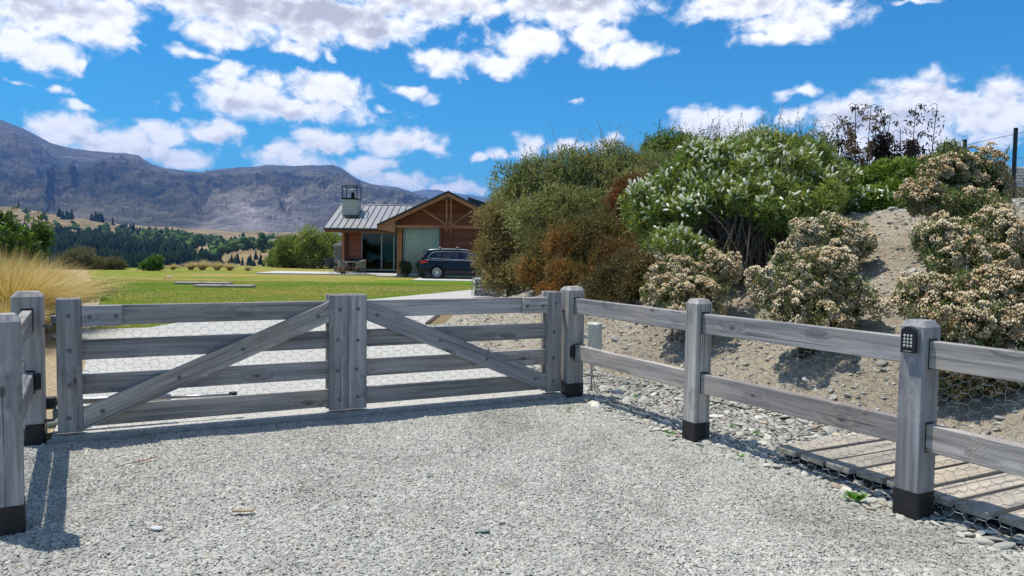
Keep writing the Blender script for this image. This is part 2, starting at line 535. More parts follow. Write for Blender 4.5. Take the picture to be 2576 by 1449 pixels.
M['slab'] = simple('pale_patio_concrete', (0.50,0.48,0.44), 0.8, var=0.1, scale=3)

# gravel
def stone_colour(n, t, t2):
    c = n.ramp(t, [(0.0,(0.15,0.155,0.155)),(0.12,(0.25,0.255,0.25)),(0.35,(0.37,0.375,0.36)),(0.62,(0.47,0.47,0.445)),(0.85,(0.57,0.565,0.53)),(1.0,(0.76,0.75,0.70))])
    c = n.mix(n.mr(t2, 0.945, 0.965, 0.0, 0.45), c, (0.44,0.29,0.16))
    c = n.mix(n.mr(t2, 0.16, 0.04, 0.0, 0.45), c, (0.22,0.26,0.27))
    c = n.mix(1.0, c, (0.865,0.835,0.775), 'MULTIPLY')
    return c
m_, n, b, out = mat('river_pebble')
rnd = n.node('ShaderNodeObjectInfo').outputs['Random']
tc_ = n.node('ShaderNodeTexCoord').outputs['Object']
r2 = n.m('FRACT', n.m('MULTIPLY', rnd, 57.31))
nz = n.noise(n.v('ADD', tc_, n.v('SCALE', n.xyz(5.0,7.0,3.0), scale=n.m('MULTIPLY', rnd, 9.0))), 2.4, 5.0, 0.65)
col = stone_colour(n, n.m('ADD', n.m('MULTIPLY_ADD', rnd, 0.66, 0.20), n.m('MULTIPLY', n.m('SUBTRACT', nz, 0.5), 0.30), clamp=True), r2)
gpos = n.node('ShaderNodeNewGeometry').outputs['Position']
dust = n.noise(n.v('MULTIPLY', gpos, (1.0,0.75,1.0)), 1.1, 6.0, 0.65, 0.6)
col = n.mix(1.0, col, n.ramp(dust, [(0.34,(0.74,0.735,0.71)),(0.47,(0.97,0.965,0.95)),(0.64,(1.07,1.07,1.06))]), 'MULTIPLY')
n.put(b.inputs['Base Color'], col); n.put(b.inputs['Roughness'], 0.8)
M['pebble'] = m_
m_, n, b, out = mat('river_stone')
rnd = n.node('ShaderNodeAttribute', attribute_name='tint').outputs['Color']
tc_ = n.node('ShaderNodeTexCoord').outputs['Object']
oi = n.node('ShaderNodeObjectInfo').outputs['Random']
t = n.m('FRACT', n.m('ADD', n.sep(rnd)[0], n.m('MULTIPLY', oi, 13.7)))
t2 = n.m('FRACT', n.m('ADD', n.sep(rnd)[1], n.m('MULTIPLY', oi, 71.3)))
nz = n.noise(tc_, 22.0, 5.0, 0.65)
t = n.m('ADD', n.m('MULTIPLY_ADD', t, 0.75, 0.10), n.m('MULTIPLY', nz, 0.35), clamp=True)
n.put(b.inputs['Base Color'], n.mix(1.0, stone_colour(n, t, t2), (0.98,0.97,0.93), 'MULTIPLY'))
n.put(b.inputs['Roughness'], 0.8); n.put(b.inputs['Normal'], n.bump(nz, 0.4, 0.006))
M['stone'] = m_
m_, n, b, out = mat('gravel_bed')
tc_ = n.node('ShaderNodeTexCoord').outputs['Object']
vc = n.vor(tc_, 42.0, out='Color'); vd = n.vor(tc_, 42.0)
s_ = n.sep(vc)
col = stone_colour(n, s_[0], s_[1])
col = n.mix(n.mr(vd, 0.25, 0.65, 0.0, 0.6), col, (0.10,0.095,0.085))
n.put(b.inputs['Base Color'], col); n.put(b.inputs['Roughness'], 0.85)
n.put(b.inputs['Normal'], n.bump(n.m('SUBTRACT', 1.0, vd), 1.0, 0.012))
M['gravel'] = m_

# lawn
m_, n, b, out = mat('patchy_lawn')
tc_ = n.node('ShaderNodeTexCoord').outputs['Object']
pa = n.noise(n.v('MULTIPLY', tc_, (0.10,0.24,1)), 1.0, 4.0, 0.6, 0.3)
pb = n.noise(tc_, 0.9, 5.0, 0.6)
pc = n.noise(n.v('MULTIPLY', tc_, (9,6,1)), 1.0, 6.0, 0.7)
pd = n.noise(tc_, 60.0, 2.0, 0.6)
f = n.m('ADD', n.m('ADD', n.m('MULTIPLY', pa, 0.62), n.m('MULTIPLY', pb, 0.30)), n.m('MULTIPLY', pc, 0.18))
col = n.ramp(f, [(0.41,(0.10,0.24,0.016)),(0.49,(0.195,0.30,0.028)),(0.555,(0.34,0.325,0.06)),(0.65,(0.47,0.355,0.12))])
col = n.mix(1.0, col, n.ramp(n.m('ADD', n.m('MULTIPLY', pc, .5), n.m('MULTIPLY', pd, .5)), [(0.35,(0.55,0.58,0.55)),(0.65,(1.25,1.2,1.2))]), 'MULTIPLY')
n.put(b.inputs['Base Color'], col); n.put(b.inputs['Roughness'], 0.9); n.put(b.inputs['Specular IOR Level'], 0.1)
n.put(b.inputs['Normal'], n.bump(n.m('ADD', pc, pd), 1.0, 0.05))
M['lawn'] = m_

# dry soil with chips of schist
m_, n, b, out = mat('dry_stony_soil')
tc_ = n.node('ShaderNodeTexCoord').outputs['Object']
b1 = n.noise(tc_, 0.8, 5.0, 0.6); b2 = n.noise(tc_, 7.0, 7.0, 0.65); b3 = n.noise(tc_, 45.0, 5.0, 0.7)
f = n.m('ADD', n.m('ADD', n.m('MULTIPLY', b1, .35), n.m('MULTIPLY', b2, .35)), n.m('MULTIPLY', b3, .35))
col = n.ramp(f, [(0.36,(0.19,0.15,0.10)),(0.50,(0.385,0.32,0.23)),(0.66,(0.50,0.44,0.345))])
vd = n.vor(tc_, 26.0); vr = n.sep(n.vor(tc_, 26.0, out='Color'))[0]
chip = n.m('MULTIPLY', n.mr(vd, 0.28, 0.40, 1.0, 0.0), n.mr(vr, 0.62, 0.66))
col = n.mix(chip, col, n.ramp(vr, [(0.6,(0.26,0.25,0.22)),(1.0,(0.55,0.53,0.47))]))
n.put(b.inputs['Base Color'], col); n.put(b.inputs['Roughness'], 0.92); n.put(b.inputs['Specular IOR Level'], 0.1)
n.put(b.inputs['Normal'], n.bump(n.m('ADD', n.m('ADD', n.m('MULTIPLY', b2, 1.2), b3), n.m('MULTIPLY', chip, 0.6)), 1.0, 0.035))
M['soil'] = m_
M['bark'] = simple('straw_mulch', (0.33,0.25,0.14), 0.95, var=0.35, scale=18, bump=0.03)

# wide country: dry grass, scrub and scree
m_, n, b, out = mat('dry_hill_grass')
tc_ = n.node('ShaderNodeTexCoord').outputs['Object']
f = n.noise(tc_, 0.012, 8.0, 0.62, 0.6)
f2 = n.noise(tc_, 0.10, 5.0, 0.6)
col = n.ramp(n.m('ADD', n.m('MULTIPLY', f, .6), n.m('MULTIPLY', f2, .4)), [(0.36,(0.075,0.085,0.030)),(0.47,(0.19,0.145,0.070)),(0.60,(0.33,0.235,0.125))])
n.put(b.inputs['Base Color'], col); n.put(b.inputs['Roughness'], 0.95); n.put(b.inputs['Specular IOR Level'], 0.05)
M['hill'] = m_
m_, n, b, out = mat('mountain_tussock_and_scree')
tc_ = n.node('ShaderNodeTexCoord').outputs['Object']
sx, sy, sz = n.sep(tc_)
f = n.noise(n.v('MULTIPLY', tc_, (1,1,2.2)), 0.0016, 9.0, 0.62, 0.8)
f2 = n.noise(n.v('MULTIPLY', tc_, (1,1,3)), 0.009, 8.0, 0.66, 0.4)
ff = n.m('ADD', n.m('MULTIPLY', f, .55), n.m('MULTIPLY', f2, .45))
col = n.ramp(ff, [(0.40,(0.014,0.022,0.020)),(0.46,(0.046,0.052,0.040)),(0.53,(0.108,0.098,0.068)),(0.62,(0.190,0.168,0.118))])  # tussock and scree tones, greyed and cooled for the shade over the range
hi = n.mr(sz, 350.0, 900.0)
col = n.mix(n.m('MULTIPLY', hi, 0.35), col, n.ramp(f2, [(0.35,(0.10,0.095,0.045)),(0.6,(0.20,0.165,0.095))]))
nrm = n.node('ShaderNodeNewGeometry').outputs['Normal']
steep = n.mr(n.sep(nrm)[2], 0.74, 0.60)
rock = n.ramp(f2, [(0.35,(0.07,0.07,0.07)),(0.65,(0.20,0.195,0.19))])
col = n.mix(n.m('MULTIPLY', steep, 0.30), col, rock)
# bare clear-felled fan with tracks at the foot
fan = n.m('MULTIPLY', n.mr(sz, 330.0, 120.0), n.mr(n.m('ABSOLUTE', n.m('ADD', n.m('DIVIDE', sx, sy), 0.30)), 0.17, 0.05))
col = n.mix(n.m('MULTIPLY', fan, n.mr(f, 0.35, 0.60, 0.35, 0.85)), col, n.ramp(f2, [(0.35,(0.20,0.175,0.175)),(0.65,(0.46,0.41,0.40))]))
n.put(b.inputs['Base Color'], col); n.put(b.inputs['Roughness'], 0.95); n.put(b.inputs['Specular IOR Level'], 0.05)
n.put(b.inputs['Normal'], n.bump(f2, 1.0, 45.0))
M['mountain'] = m_

# house
def boards(name, dark, light):
    m_, n, b, out = mat(name)
    tc_ = n.node('ShaderNodeTexCoord').outputs['Object']
    rnd = n.node('ShaderNodeObjectInfo').outputs['Random']
    p = n.v('ADD', n.v('MULTIPLY', tc_, (0.8,20,20)), n.v('SCALE', n.xyz(3,5,7), scale=n.m('MULTIPLY', rnd, 20)))
    f = n.m('ADD', n.m('MULTIPLY', n.noise(p, 1.0, 5.0, 0.6), .7), n.m('MULTIPLY', rnd, 0.3))
    n.put(b.inputs['Base Color'], n.ramp(f, [(0.3, dark), (0.75, light)])); n.put(b.inputs['Roughness'], 0.65)
    return m_
M['cedar'] = boards('stained_cedar', (0.165,0.040,0.014), (0.33,0.094,0.034))
M['beam'] = boards('cedar_beam', (0.26,0.095,0.034), (0.44,0.18,0.072))
M['soffit'] = boards('cedar_soffit', (0.26,0.12,0.05), (0.42,0.21,0.10))
M['roof'] = simple('grey_metal_roof', (0.30,0.295,0.29), 0.42, 0.25, var=0.06, scale=1.5)
M['roof_rib'] = simple('dark_roof_rib', (0.045,0.042,0.042), 0.5, 0.2, var=0.1)  # ribs coloured near black to carry the shadow along each batten
M['dark_trim'] = simple('dark_brown_trim', (0.022,0.020,0.020), 0.5, var=0.15)
M['alu'] = simple('grey_aluminium', (0.30,0.31,0.32), 0.4, 0.5, var=0.06)
M['plaster'] = simple('cream_plaster', (0.47,0.445,0.37), 0.8, var=0.06, scale=4)
M['curtain'] = simple('pale_grey_curtain', (0.78,0.72,0.64), 0.9, var=0.06)
M['dark_room'] = simple('dim_room', (0.035,0.03,0.028), 0.9, var=0.3, scale=1.5)
M['steel_dark'] = simple('black_steel', (0.012,0.012,0.013), 0.4, 0.3, var=0.1)
def glass(name, tint, mixf, rough=0.02):
    m_, n, b, out = mat(name)
    tr = n.node('ShaderNodeBsdfTransparent', {'Color': tint})
    gl = n.node('ShaderNodeBsdfGlossy', {'Color': (0.9,0.95,1.0), 'Roughness': rough})
    fr = n.node('ShaderNodeFresnel', {'IOR': 1.38})
    mx = n.node('ShaderNodeMixShader', {0: n.m('ADD', fr.outputs[0], mixf, clamp=True), 1: tr.outputs[0], 2: gl.outputs[0]})
    m_.node_tree.links.new(mx.outputs[0], out.inputs[0])
    return m_
M['glass'] = glass('window_glass', (0.90,0.92,0.90), 0.0)
M['door_glass'] = glass('tinted_door_glass', (0.45,0.47,0.47), 0.0)
M['car_glass'] = glass('car_glass', (0.62,0.66,0.68), 0.05)
M['car_glass_dark'] = glass('tinted_car_glass', (0.10,0.11,0.13), 0.05)
m_, n, b, out = mat('dark_blue_car_paint')
n.put(b.inputs['Base Color'], (0.004,0.006,0.016)); n.put(b.inputs['Roughness'], 0.25); n.put(b.inputs['Specular IOR Level'], 0.2)
n.put(b.inputs['Coat Weight'], 0.25); n.put(b.inputs['Coat Roughness'], 0.04)
M['paint'] = m_
M['tyre'] = simple('tyre_rubber', (0.014,0.014,0.014), 0.8, var=0.2)
M['alloy'] = simple('silver_alloy', (0.62,0.62,0.62), 0.32, 0.6, var=0.05)
M['chrome'] = simple('chrome', (0.75,0.76,0.78), 0.12, 1.0, var=0.03)
M['red_lens'] = simple('red_tail_lens', (0.60,0.012,0.012), 0.2, var=0.1)
M['clear_lens'] = simple('clear_lens', (0.7,0.7,0.7), 0.2, var=0.05)
M['seat'] = simple('dark_seat_fabric', (0.02,0.02,0.022), 0.9, var=0.2)
M['wicker_grey'] = simple('grey_wicker', (0.17,0.155,0.135), 0.8, var=0.35, scale=45, bump=0.006)
M['wicker_black'] = simple('black_wicker', (0.018,0.018,0.019), 0.7, var=0.3, scale=45, bump=0.004)
M['orange_wood'] = simple('fresh_orange_timber', (0.42,0.20,0.075), 0.7, var=0.25, scale=9)
M['cover'] = simple('brown_plastic_cover', (0.31,0.25,0.215), 0.75, var=0.1, scale=5)
M['red_toy'] = simple('red_plastic', (0.5,0.05,0.04), 0.4, var=0.1)
M['fur'] = simple('black_canvas', (0.012,0.011,0.010), 0.95, var=0.4, scale=25, bump=0.01)
M['pot'] = simple('grey_pot', (0.16,0.16,0.155), 0.7, var=0.15)
M['wall_stone'] = simple('schist_stone', (0.20,0.185,0.16), 0.9, var=0.5, scale=7, bump=0.02)
M['white_stone'] = simple('pale_stone', (0.50,0.49,0.46), 0.9, var=0.25, scale=6, bump=0.02)
# plants
M['leaf'] = leafmat('leaf')
M['far_leaf'] = leafmat('far_leaf', 0.95, 0.05, 1.0, 0.0)
M['dense_leaf'] = leafmat('dense_leaf', 0.6, 0.26, 1.0, 0.2)
M['petal'] = leafmat('petal', 0.7, 0.2)
M['straw'] = leafmat('straw', 0.6, 0.25)
M['twig'] = simple('brown_twig', (0.10,0.075,0.055), 0.9, var=0.3, scale=9)
M['twig_grey'] = simple('grey_twig', (0.085,0.068,0.055), 0.9, var=0.3, scale=9)
M['dead'] = simple('dead_flax_stalk', (0.045,0.034,0.030), 0.9, var=0.4, scale=9)

# ================================================================== THE SETTING
GATE0 = np.array([-3.629, 5.992]); GATE1 = np.array([0.443, 8.017])
GD = (GATE1-GATE0)/np.linalg.norm(GATE1-GATE0); GN = np.array([-GD[1], GD[0]]); GATE_AZ = math.atan2(GD[1], GD[0])
FP1 = np.array([0.67, 8.122]); FP3 = np.array([2.535, 4.522])
FD = (FP3-FP1)/np.linalg.norm(FP3-FP1); FN = np.array([-FD[1], FD[0]]); FENCE_AZ = math.atan2(FD[1], FD[0])
def fen(t, s=0.0):
    return FP1 + FD*t + FN*s
def hor(x):
    return 630.0 + (x-1288.0)*0.01356
def in_poly(P, poly):
    x, y = P[..., 0], P[..., 1]; ins = np.zeros(x.shape, bool)
    n_ = len(poly)
    for i in range(n_):
        x1, y1 = poly[i]; x2, y2 = poly[(i+1) % n_]
        c = ((y1 > y) != (y2 > y)) & (x < (x2-x1)*(y-y1)/((y2-y1) if y2 != y1 else 1e-9)+x1)
        ins ^= c
    return ins
def seg_dist(P, line):
    d = np.full(P.shape[:-1], 1e9)
    for a, b_ in zip(line[:-1], line[1:]):
        a = np.array(a); b_ = np.array(b_); ab = b_-a
        t = np.clip(((P-a) @ ab)/(ab @ ab), 0, 1)
        d = np.minimum(d, np.linalg.norm(P-(a+t[..., None]*ab), axis=-1))
    return d

# ---- wide ground sheet: level yard, then the fall to the valley and the rolling country beyond
XC = np.array([-700, 0, 200, 400, 545, 620, 800, 1288, 2000, 4000])
YR = np.array([2, 20, 44, 52, 60, 75, 120, 250, 430, 500, 525, 560, 600, 700, 900, 1200, 1600, 2000, 2700])
E_ = {  # height above the eye level, in picture units, by distance row (from 430 m on)
 -700: [-95,-70,-62,-55,-48,-25,10,60,105,90,70],
 0:    [-95,-72,-66,-60,-52,-32,-2,48,92,80,60],
 200:  [-95,-72,-66,-60,-52,-34,-8,28,62,60,52],
 400:  [-95,-74,-68,-62,-54,-40,-14,8,30,42,44],
 545:  [-90,-70,-60,-52,-46,-30,-12,0,18,32,40],
 620:  [-72,-60,-50,-16,-12,-11,-8,-2,12,26,38],
 800:  [-72,-60,-48,-16,-12,-11,-8,-2,10,22,36],
 1288: [-72,-60,-48,-22,-14,-11,-8,-2,8,18,30],
 2000: [-72,-60,-48,-22,-14,-11,-8,-2,8,18,30],
 4000: [-72,-60,-48,-22,-14,-11,-8,-2,8,18,30]}
Htab = np.zeros((len(YR), len(XC)))
for j, xc in enumerate(XC):
    near = [-0.06,-0.06,-0.06,-0.10,-0.9,-4.0,-13.0,-24.0]
    Htab[:8, j] = near
    Htab[8:, j] = CAM_H + np.array(E_[int(xc)])*YR[8:]/FPX
def ground_h(X, Y):
    xp = np.clip(1288 + FPX*X/np.maximum(Y, 1.0), XC[0], XC[-1])
    ly = np.log(np.clip(Y, YR[0], YR[-1])); lr = np.log(YR)
    i = np.clip(np.searchsorted(lr, ly)-1, 0, len(YR)-2); ti = (ly-lr[i])/(lr[i+1]-lr[i])
    j = np.clip(np.searchsorted(XC, xp)-1, 0, len(XC)-2); tj = (xp-XC[j])/(XC[j+1]-XC[j])
    tj = tj*tj*(3-2*tj)
    h = (Htab[i, j]*(1-tj)+Htab[i, j+1]*tj)*(1-ti) + (Htab[i+1, j]*(1-tj)+Htab[i+1, j+1]*tj)*ti
    a = np.clip((Y-90)/400, 0, 1)
    h = h + a*(fbm(X/140, Y/140, 4, 3)*np.clip(Y, 0, 2000)*0.0075)
    return h
U = np.concatenate([np.linspace(-1.8, -0.85, 20)[:-1], np.linspace(-0.85, 0.2, 240)[:-1], np.linspace(0.2, 1.8, 60)])
YY = np.concatenate([np.linspace(2, 50, 25)[:-1], np.geomspace(50, 2750, 150)])
gu, gy = np.meshgrid(U, YY)
gx = gu*gy
gz = ground_h(gx, gy)
nr, nc = gx.shape
idx = np.arange(nr*nc).reshape(nr, nc)
GF = np.stack([idx[:-1,:-1], idx[:-1,1:], idx[1:,1:], idx[1:,:-1]], -1).reshape(-1, 4)
me = arr_mesh('ground', np.stack([gx, gy, gz], -1).reshape(-1, 3), GF, M['hill'], smooth=True)
tag(link('ground', me), 'dry grass country falling away to the valley and rolling beyond', kind='structure')

# ---- mountain range
RIDGE = np.array([(-900,360),(-500,330),(-250,345),(-80,280),(0,303),(60,325),(100,345),(130,362),(185,376),(260,385),(320,388),(350,392),(365,404),(385,416),(420,425),(470,432),(500,436),
 (560,426),(600,423),(640,423),(680,415),(740,420),(780,418),(835,416),(860,426),(885,444),(905,456),(940,466),(1000,473),(1030,482),(1080,500),(1140,522),(1250,540),(1500,545),(1900,530),(2400,520),(3200,530)], float)
FARR = np.array([(880,560),(980,498),(1030,484),(1062,478),(1100,479),(1130,486),(1180,492),(1215,498),(1300,500),(1400,520),(1600,525)], float)
def range_mesh(name, prof, y0, y1, y2, ucols, nrow, base_e, seed, spur, crag):
    U = np.array(ucols)
    xp = 1288 + FPX*U
    # picture rows of the crest -> height at the crest distance
    yp = np.interp(xp, prof[:, 0], prof[:, 1])
    e = (hor(xp) - yp) + fbm(xp/60, xp*0, 4, seed)*2.5*crag
    yr = y1*(1 + 0.10*fbm(U*4.5, U*0+3, 3, seed+9))
    H = CAM_H + e*yr/FPX
    T = np.concatenate([np.linspace(0, 1, nrow), np.linspace(1, 1.3, 8)[1:]])
    t, u = np.meshgrid(T, U, indexing='ij')
    Hc = H[None, :]
    Yd = np.where(t <= 1, y0 + (yr[None, :]-y0)*t, yr[None, :] + (y2-y1)*(t-1)/0.3)
    X = u*Yd
    hb = CAM_H + base_e*y0/FPX
    tc = np.clip(t, 0, 1)
    prof_t = 0.55*tc + 0.45*tc**1.6
    h = hb + (Hc-hb)*prof_t
    env = np.sin(np.pi*np.clip(tc, 0, 1)**0.80)**1.2*(1-tc**4)
    warp = 0.35*fbm(u*7, tc*2.2, 3, seed+20)
    r1 = fbm(u*6.5 + warp*2.6 - tc*1.6, tc*1.0 + 3, 3, seed+1, True)
    r2 = 0.6*fbm(u*20 + warp*6 - tc*6, tc*4.0, 3, seed+4, True) + 0.5*fbm(u*60 - tc*14, tc*12.0, 4, seed+6)
    h = h + env*(Hc-hb)*spur*(0.80*r1 + 0.30*r2 - 0.15)
    h = h + (0.12+env)*(Hc-hb)*0.016*crag*fbm(u*120, tc*30, 3, seed+7, True)
    h = np.where(t > 1, Hc*(1-(t-1)/0.3*0.8), h)
    h = np.where(t == 0, hb-20, h)
    nr, nc = t.shape
    idx = np.arange(nr*nc).reshape(nr, nc)
    F4 = np.stack([idx[:-1,:-1], idx[:-1,1:], idx[1:,1:], idx[1:,:-1]], -1).reshape(-1, 4)
    return arr_mesh(name, np.stack([X, Yd, h], -1).reshape(-1, 3), F4, M['mountain'], smooth=True)
ucol = np.concatenate([np.linspace(-1.2, -0.72, 30)[:-1], np.linspace(-0.72, 0.02, 680)[:-1], np.linspace(0.02, 1.0, 40)])
me = range_mesh('mountain', RIDGE, 2650, 6600, 9000, ucol, 190, 36, 2, 0.34, 1.5)
tag(link('mountain', me), 'long bare brown mountain range across the valley', kind='structure')
me = range_mesh('mountain', FARR, 9500, 12500, 14000, np.linspace(-0.3, 0.2, 120), 40, 55, 40, 0.15, 0.6)
tag(link('mountain', me), 'pale blue far peak behind the main range', kind='structure')

# ---- flat sheets
def sheet(name, poly, z, m, thick=0.0):
    import bmesh
    bm = bmesh.new()
    vs = [bm.verts.new((p[0], p[1], z)) for p in poly]
    f = bm.faces.new(vs)
    f.normal_update()
    if f.normal.z < 0: f.normal_flip()
    bmesh.ops.triangulate(bm, faces=[f])
    if thick:
        ret = bmesh.ops.extrude_face_region(bm, geom=list(bm.faces))
        for e in ret['geom']:
            if isinstance(e, bmesh.types.BMVert): e.co.z -= thick
        bmesh.ops.recalc_face_normals(bm, faces=list(bm.faces))
    me = bpy.data.meshes.new(name); bm.to_mesh(me); bm.free()
    me.materials.append(m)
    return link(name, me)
def gp2(*p):
    return [tuple(gp(x, y)[:2]) for x, y in p]
KF0 = GATE0 - GD*0.14 - GN*0.045; KF1 = GATE1 + GD*0.12 - GN*0.045
gravel_poly = [tuple(KF0 - GD*2.5), tuple(KF1 + GD*0.2), tuple(fen(-0.1, -0.12)), tuple(fen(9, -0.12)), (4.7,-9), (-10,-9), (-10, 3.4)]
tag(sheet('gravel_yard', gravel_poly, -0.028, M['gravel']), 'pale grey gravel yard in front of the gate', kind='structure')
drive_poly = [tuple(KF0), tuple(KF1), (0.42,8.75), (-0.25,9.9), (-1.15,12.2), (-1.85,15.5), (-1.8,20.0), (-1.25,24.2), (1.4,27.0), (3.5,31.5), (-1.4,29.2), (-4.5,22.3), (-6.8,15.2), (-6.95,14.0), (-7.8,13.5), (-8.0,12.6), (-6.0,10.3), (-5.4,9.2), (-4.5,7.4)]
tag(sheet('driveway', drive_poly, 0.030, M['drive'], 0.10), 'pale aggregate concrete driveway curving away behind the gate', kind='structure')
tag(MB().cbox((0, 0, -0.028), (np.linalg.norm(KF1-KF0)+0.06, 0.035, 0.09), 0.012).build('kerb', M['edge_concrete'], M=place(*(0.5*(KF0+KF1) - GN*0.019), 0.0, GATE_AZ)), 'grey concrete lip under the gates along the gravel', kind='structure')
lawn_poly = gp2((233,833),(388,828),(462,812),(690,786),(920,757),(1190,730)) + [(4,33.5),(6,38),(6,50)] + gp2((900,671.5),(760,671.5),(640,670.5),(520,671),(400,673),(300,674.5),(222,677),(218,690),(240,715),(256,742),(250,765),(228,800))
tag(sheet('lawn', lawn_poly, 0.016, M['lawn']), 'patchy green and straw coloured lawn', kind='structure')
bed_poly = [tuple(KF0-GD*0.02+GN*0.1), (-4.5,7.4), (-5.4,9.2), (-6.0,10.3), (-8.0,12.6), (-7.8,13.5)] + gp2((228,800),(250,765),(256,742),(240,715),(218,690),(222,677)) + [(-40,46), (-45,20), (-12, 3.4), (-6.5,4.2)]
tag(sheet('garden_bed', bed_poly, 0.004, M['bark']), 'straw coloured mulched bed beside the driveway', kind='structure')
tag(MB().box((0,0,0), (11.6, 3.6, 0.12)).build('patio', M['slab'], M=place(-9.2, 44.55, 0.035)), 'pale concrete patio beneath the table and chairs', kind='structure')
tag(MB().box((0,0,0), (2.0, 1.5, 0.10)).build('patio', M['slab'], M=place(-6.75, 42.2, 0.03)), 'small pale concrete step at the corner of the house', kind='structure')
tag(MB().box((0,0,0), (7.4, 3.0, 0.09)).build('parking_pad', M['slab'], M=place(-1.35, 38.35, 0.0)), 'pale concrete pad under the parked car', kind='structure')

# ---- earth bank
TOE = [tuple(fen(9,1.75)), tuple(fen(2.7,1.75)), tuple(fen(2.1,1.35)), tuple(fen(0.2,1.15)), (0.75,9.7), (0.0,10.8), (-0.85,12.7), (-1.45,15.8), (-1.4,20.0), (-0.75,24.4), (1.9,26.6), (6,28.5), (22,30)]
BANK_POLY = TOE + [(24,30),(24,-4),(8,-4)]
def bank_h(X, Y, rough=True):
    Pn = np.stack([X, Y], -1)
    d = seg_dist(Pn, TOE)
    ins = in_poly(Pn, BANK_POLY)
    s = np.where(ins, d, 0.0)
    a = np.where(s < 0.5, 0.58*s*s, 0.58*(s-0.25))
    top = 2.25 + 0.075*np.maximum(s-4.1, 0)
    k = 0.35
    h = -k*np.log(np.exp(-a/k) + np.exp(-top/k)) + k*np.log(1+np.exp(-2.25/k))
    # the mound behind the drive is lower
    low = np.clip((Y-13.0)/6.0, 0, 1)*np.clip((9.0-X)/6.0, 0, 1)
    h = h*(1-0.45*low)
    if rough:
        h = h + np.clip(s, 0, 1)*(0.08*fbm(X/1.1, Y/1.1, 4, 8) + 0.035*fbm(X*2.6, Y*2.6, 3, 9) + 0.035*fbm((X*0.46-Y*0.89)*2.2, (X*0.89+Y*0.46)*0.5, 3, 12, True))
    return np.where(ins, h, -0.05)
def bh(x, y):
    return float(bank_h(np.array(x, float), np.array(y, float)))
bx_, by_ = np.meshgrid(np.concatenate([np.arange(-2.2, 8, 0.09), np.arange(8, 24, 0.4)]), np.concatenate([np.arange(-3, 14, 0.09), np.arange(14, 31, 0.3)]))
bz_ = bank_h(bx_, by_)
nr, nc = bx_.shape; idx = np.arange(nr*nc).reshape(nr, nc)
F4 = np.stack([idx[:-1,:-1], idx[:-1,1:], idx[1:,1:], idx[1:,:-1]], -1).reshape(-1, 4)
keep = (bz_.reshape(-1)[F4] > -0.045).any(1)
F4 = F4[keep]
used = np.unique(F4); rem = np.zeros(nr*nc, int); rem[used] = np.arange(len(used))
me = arr_mesh('earth_bank', np.stack([bx_, by_, bz_], -1).reshape(-1, 3)[used], rem[F4], M['soil'], smooth=True)
tag(link('earth_bank', me), 'dry stony earth bank rising behind the fence', kind='structure')

# ---- stones
def ico(sub):
    t = (1+5**0.5)/2
    V = [(-1,t,0),(1,t,0),(-1,-t,0),(1,-t,0),(0,-1,t),(0,1,t),(0,-1,-t),(0,1,-t),(t,0,-1),(t,0,1),(-t,0,-1),(-t,0,1)]
    F = [(0,11,5),(0,5,1),(0,1,7),(0,7,10),(0,10,11),(1,5,9),(5,11,4),(11,10,2),(10,7,6),(7,1,8),(3,9,4),(3,4,2),(3,2,6),(3,6,8),(3,8,9),(4,9,5),(2,4,11),(6,2,10),(8,6,7),(9,8,1)]
    V = [np.array(v)/np.linalg.norm(v) for v in V]
    for _ in range(sub):
        c = {}; nf = []
        def mid(a, b):
            k = (min(a,b), max(a,b))
            if k not in c:
                p = V[a]+V[b]; V.append(p/np.linalg.norm(p)); c[k] = len(V)-1
            return c[k]
        for a, b, d in F:
            ab, bd, da = mid(a,b), mid(b,d), mid(d,a)
            nf += [(a,ab,da),(b,bd,ab),(d,da,bd),(ab,bd,da)]
        F = nf
    return np.array(V), np.array(F)
IV, IF = ico(1)
IV2, IF2 = ico(2)
def stone_shape(seed, V=IV, amp=0.22):
    return V*(1 + amp*vnoise(V*1.4, seed, 1.6, 3))[:, None]
def rotz(a):
    c, s = np.cos(a), np.sin(a)
    return c, s
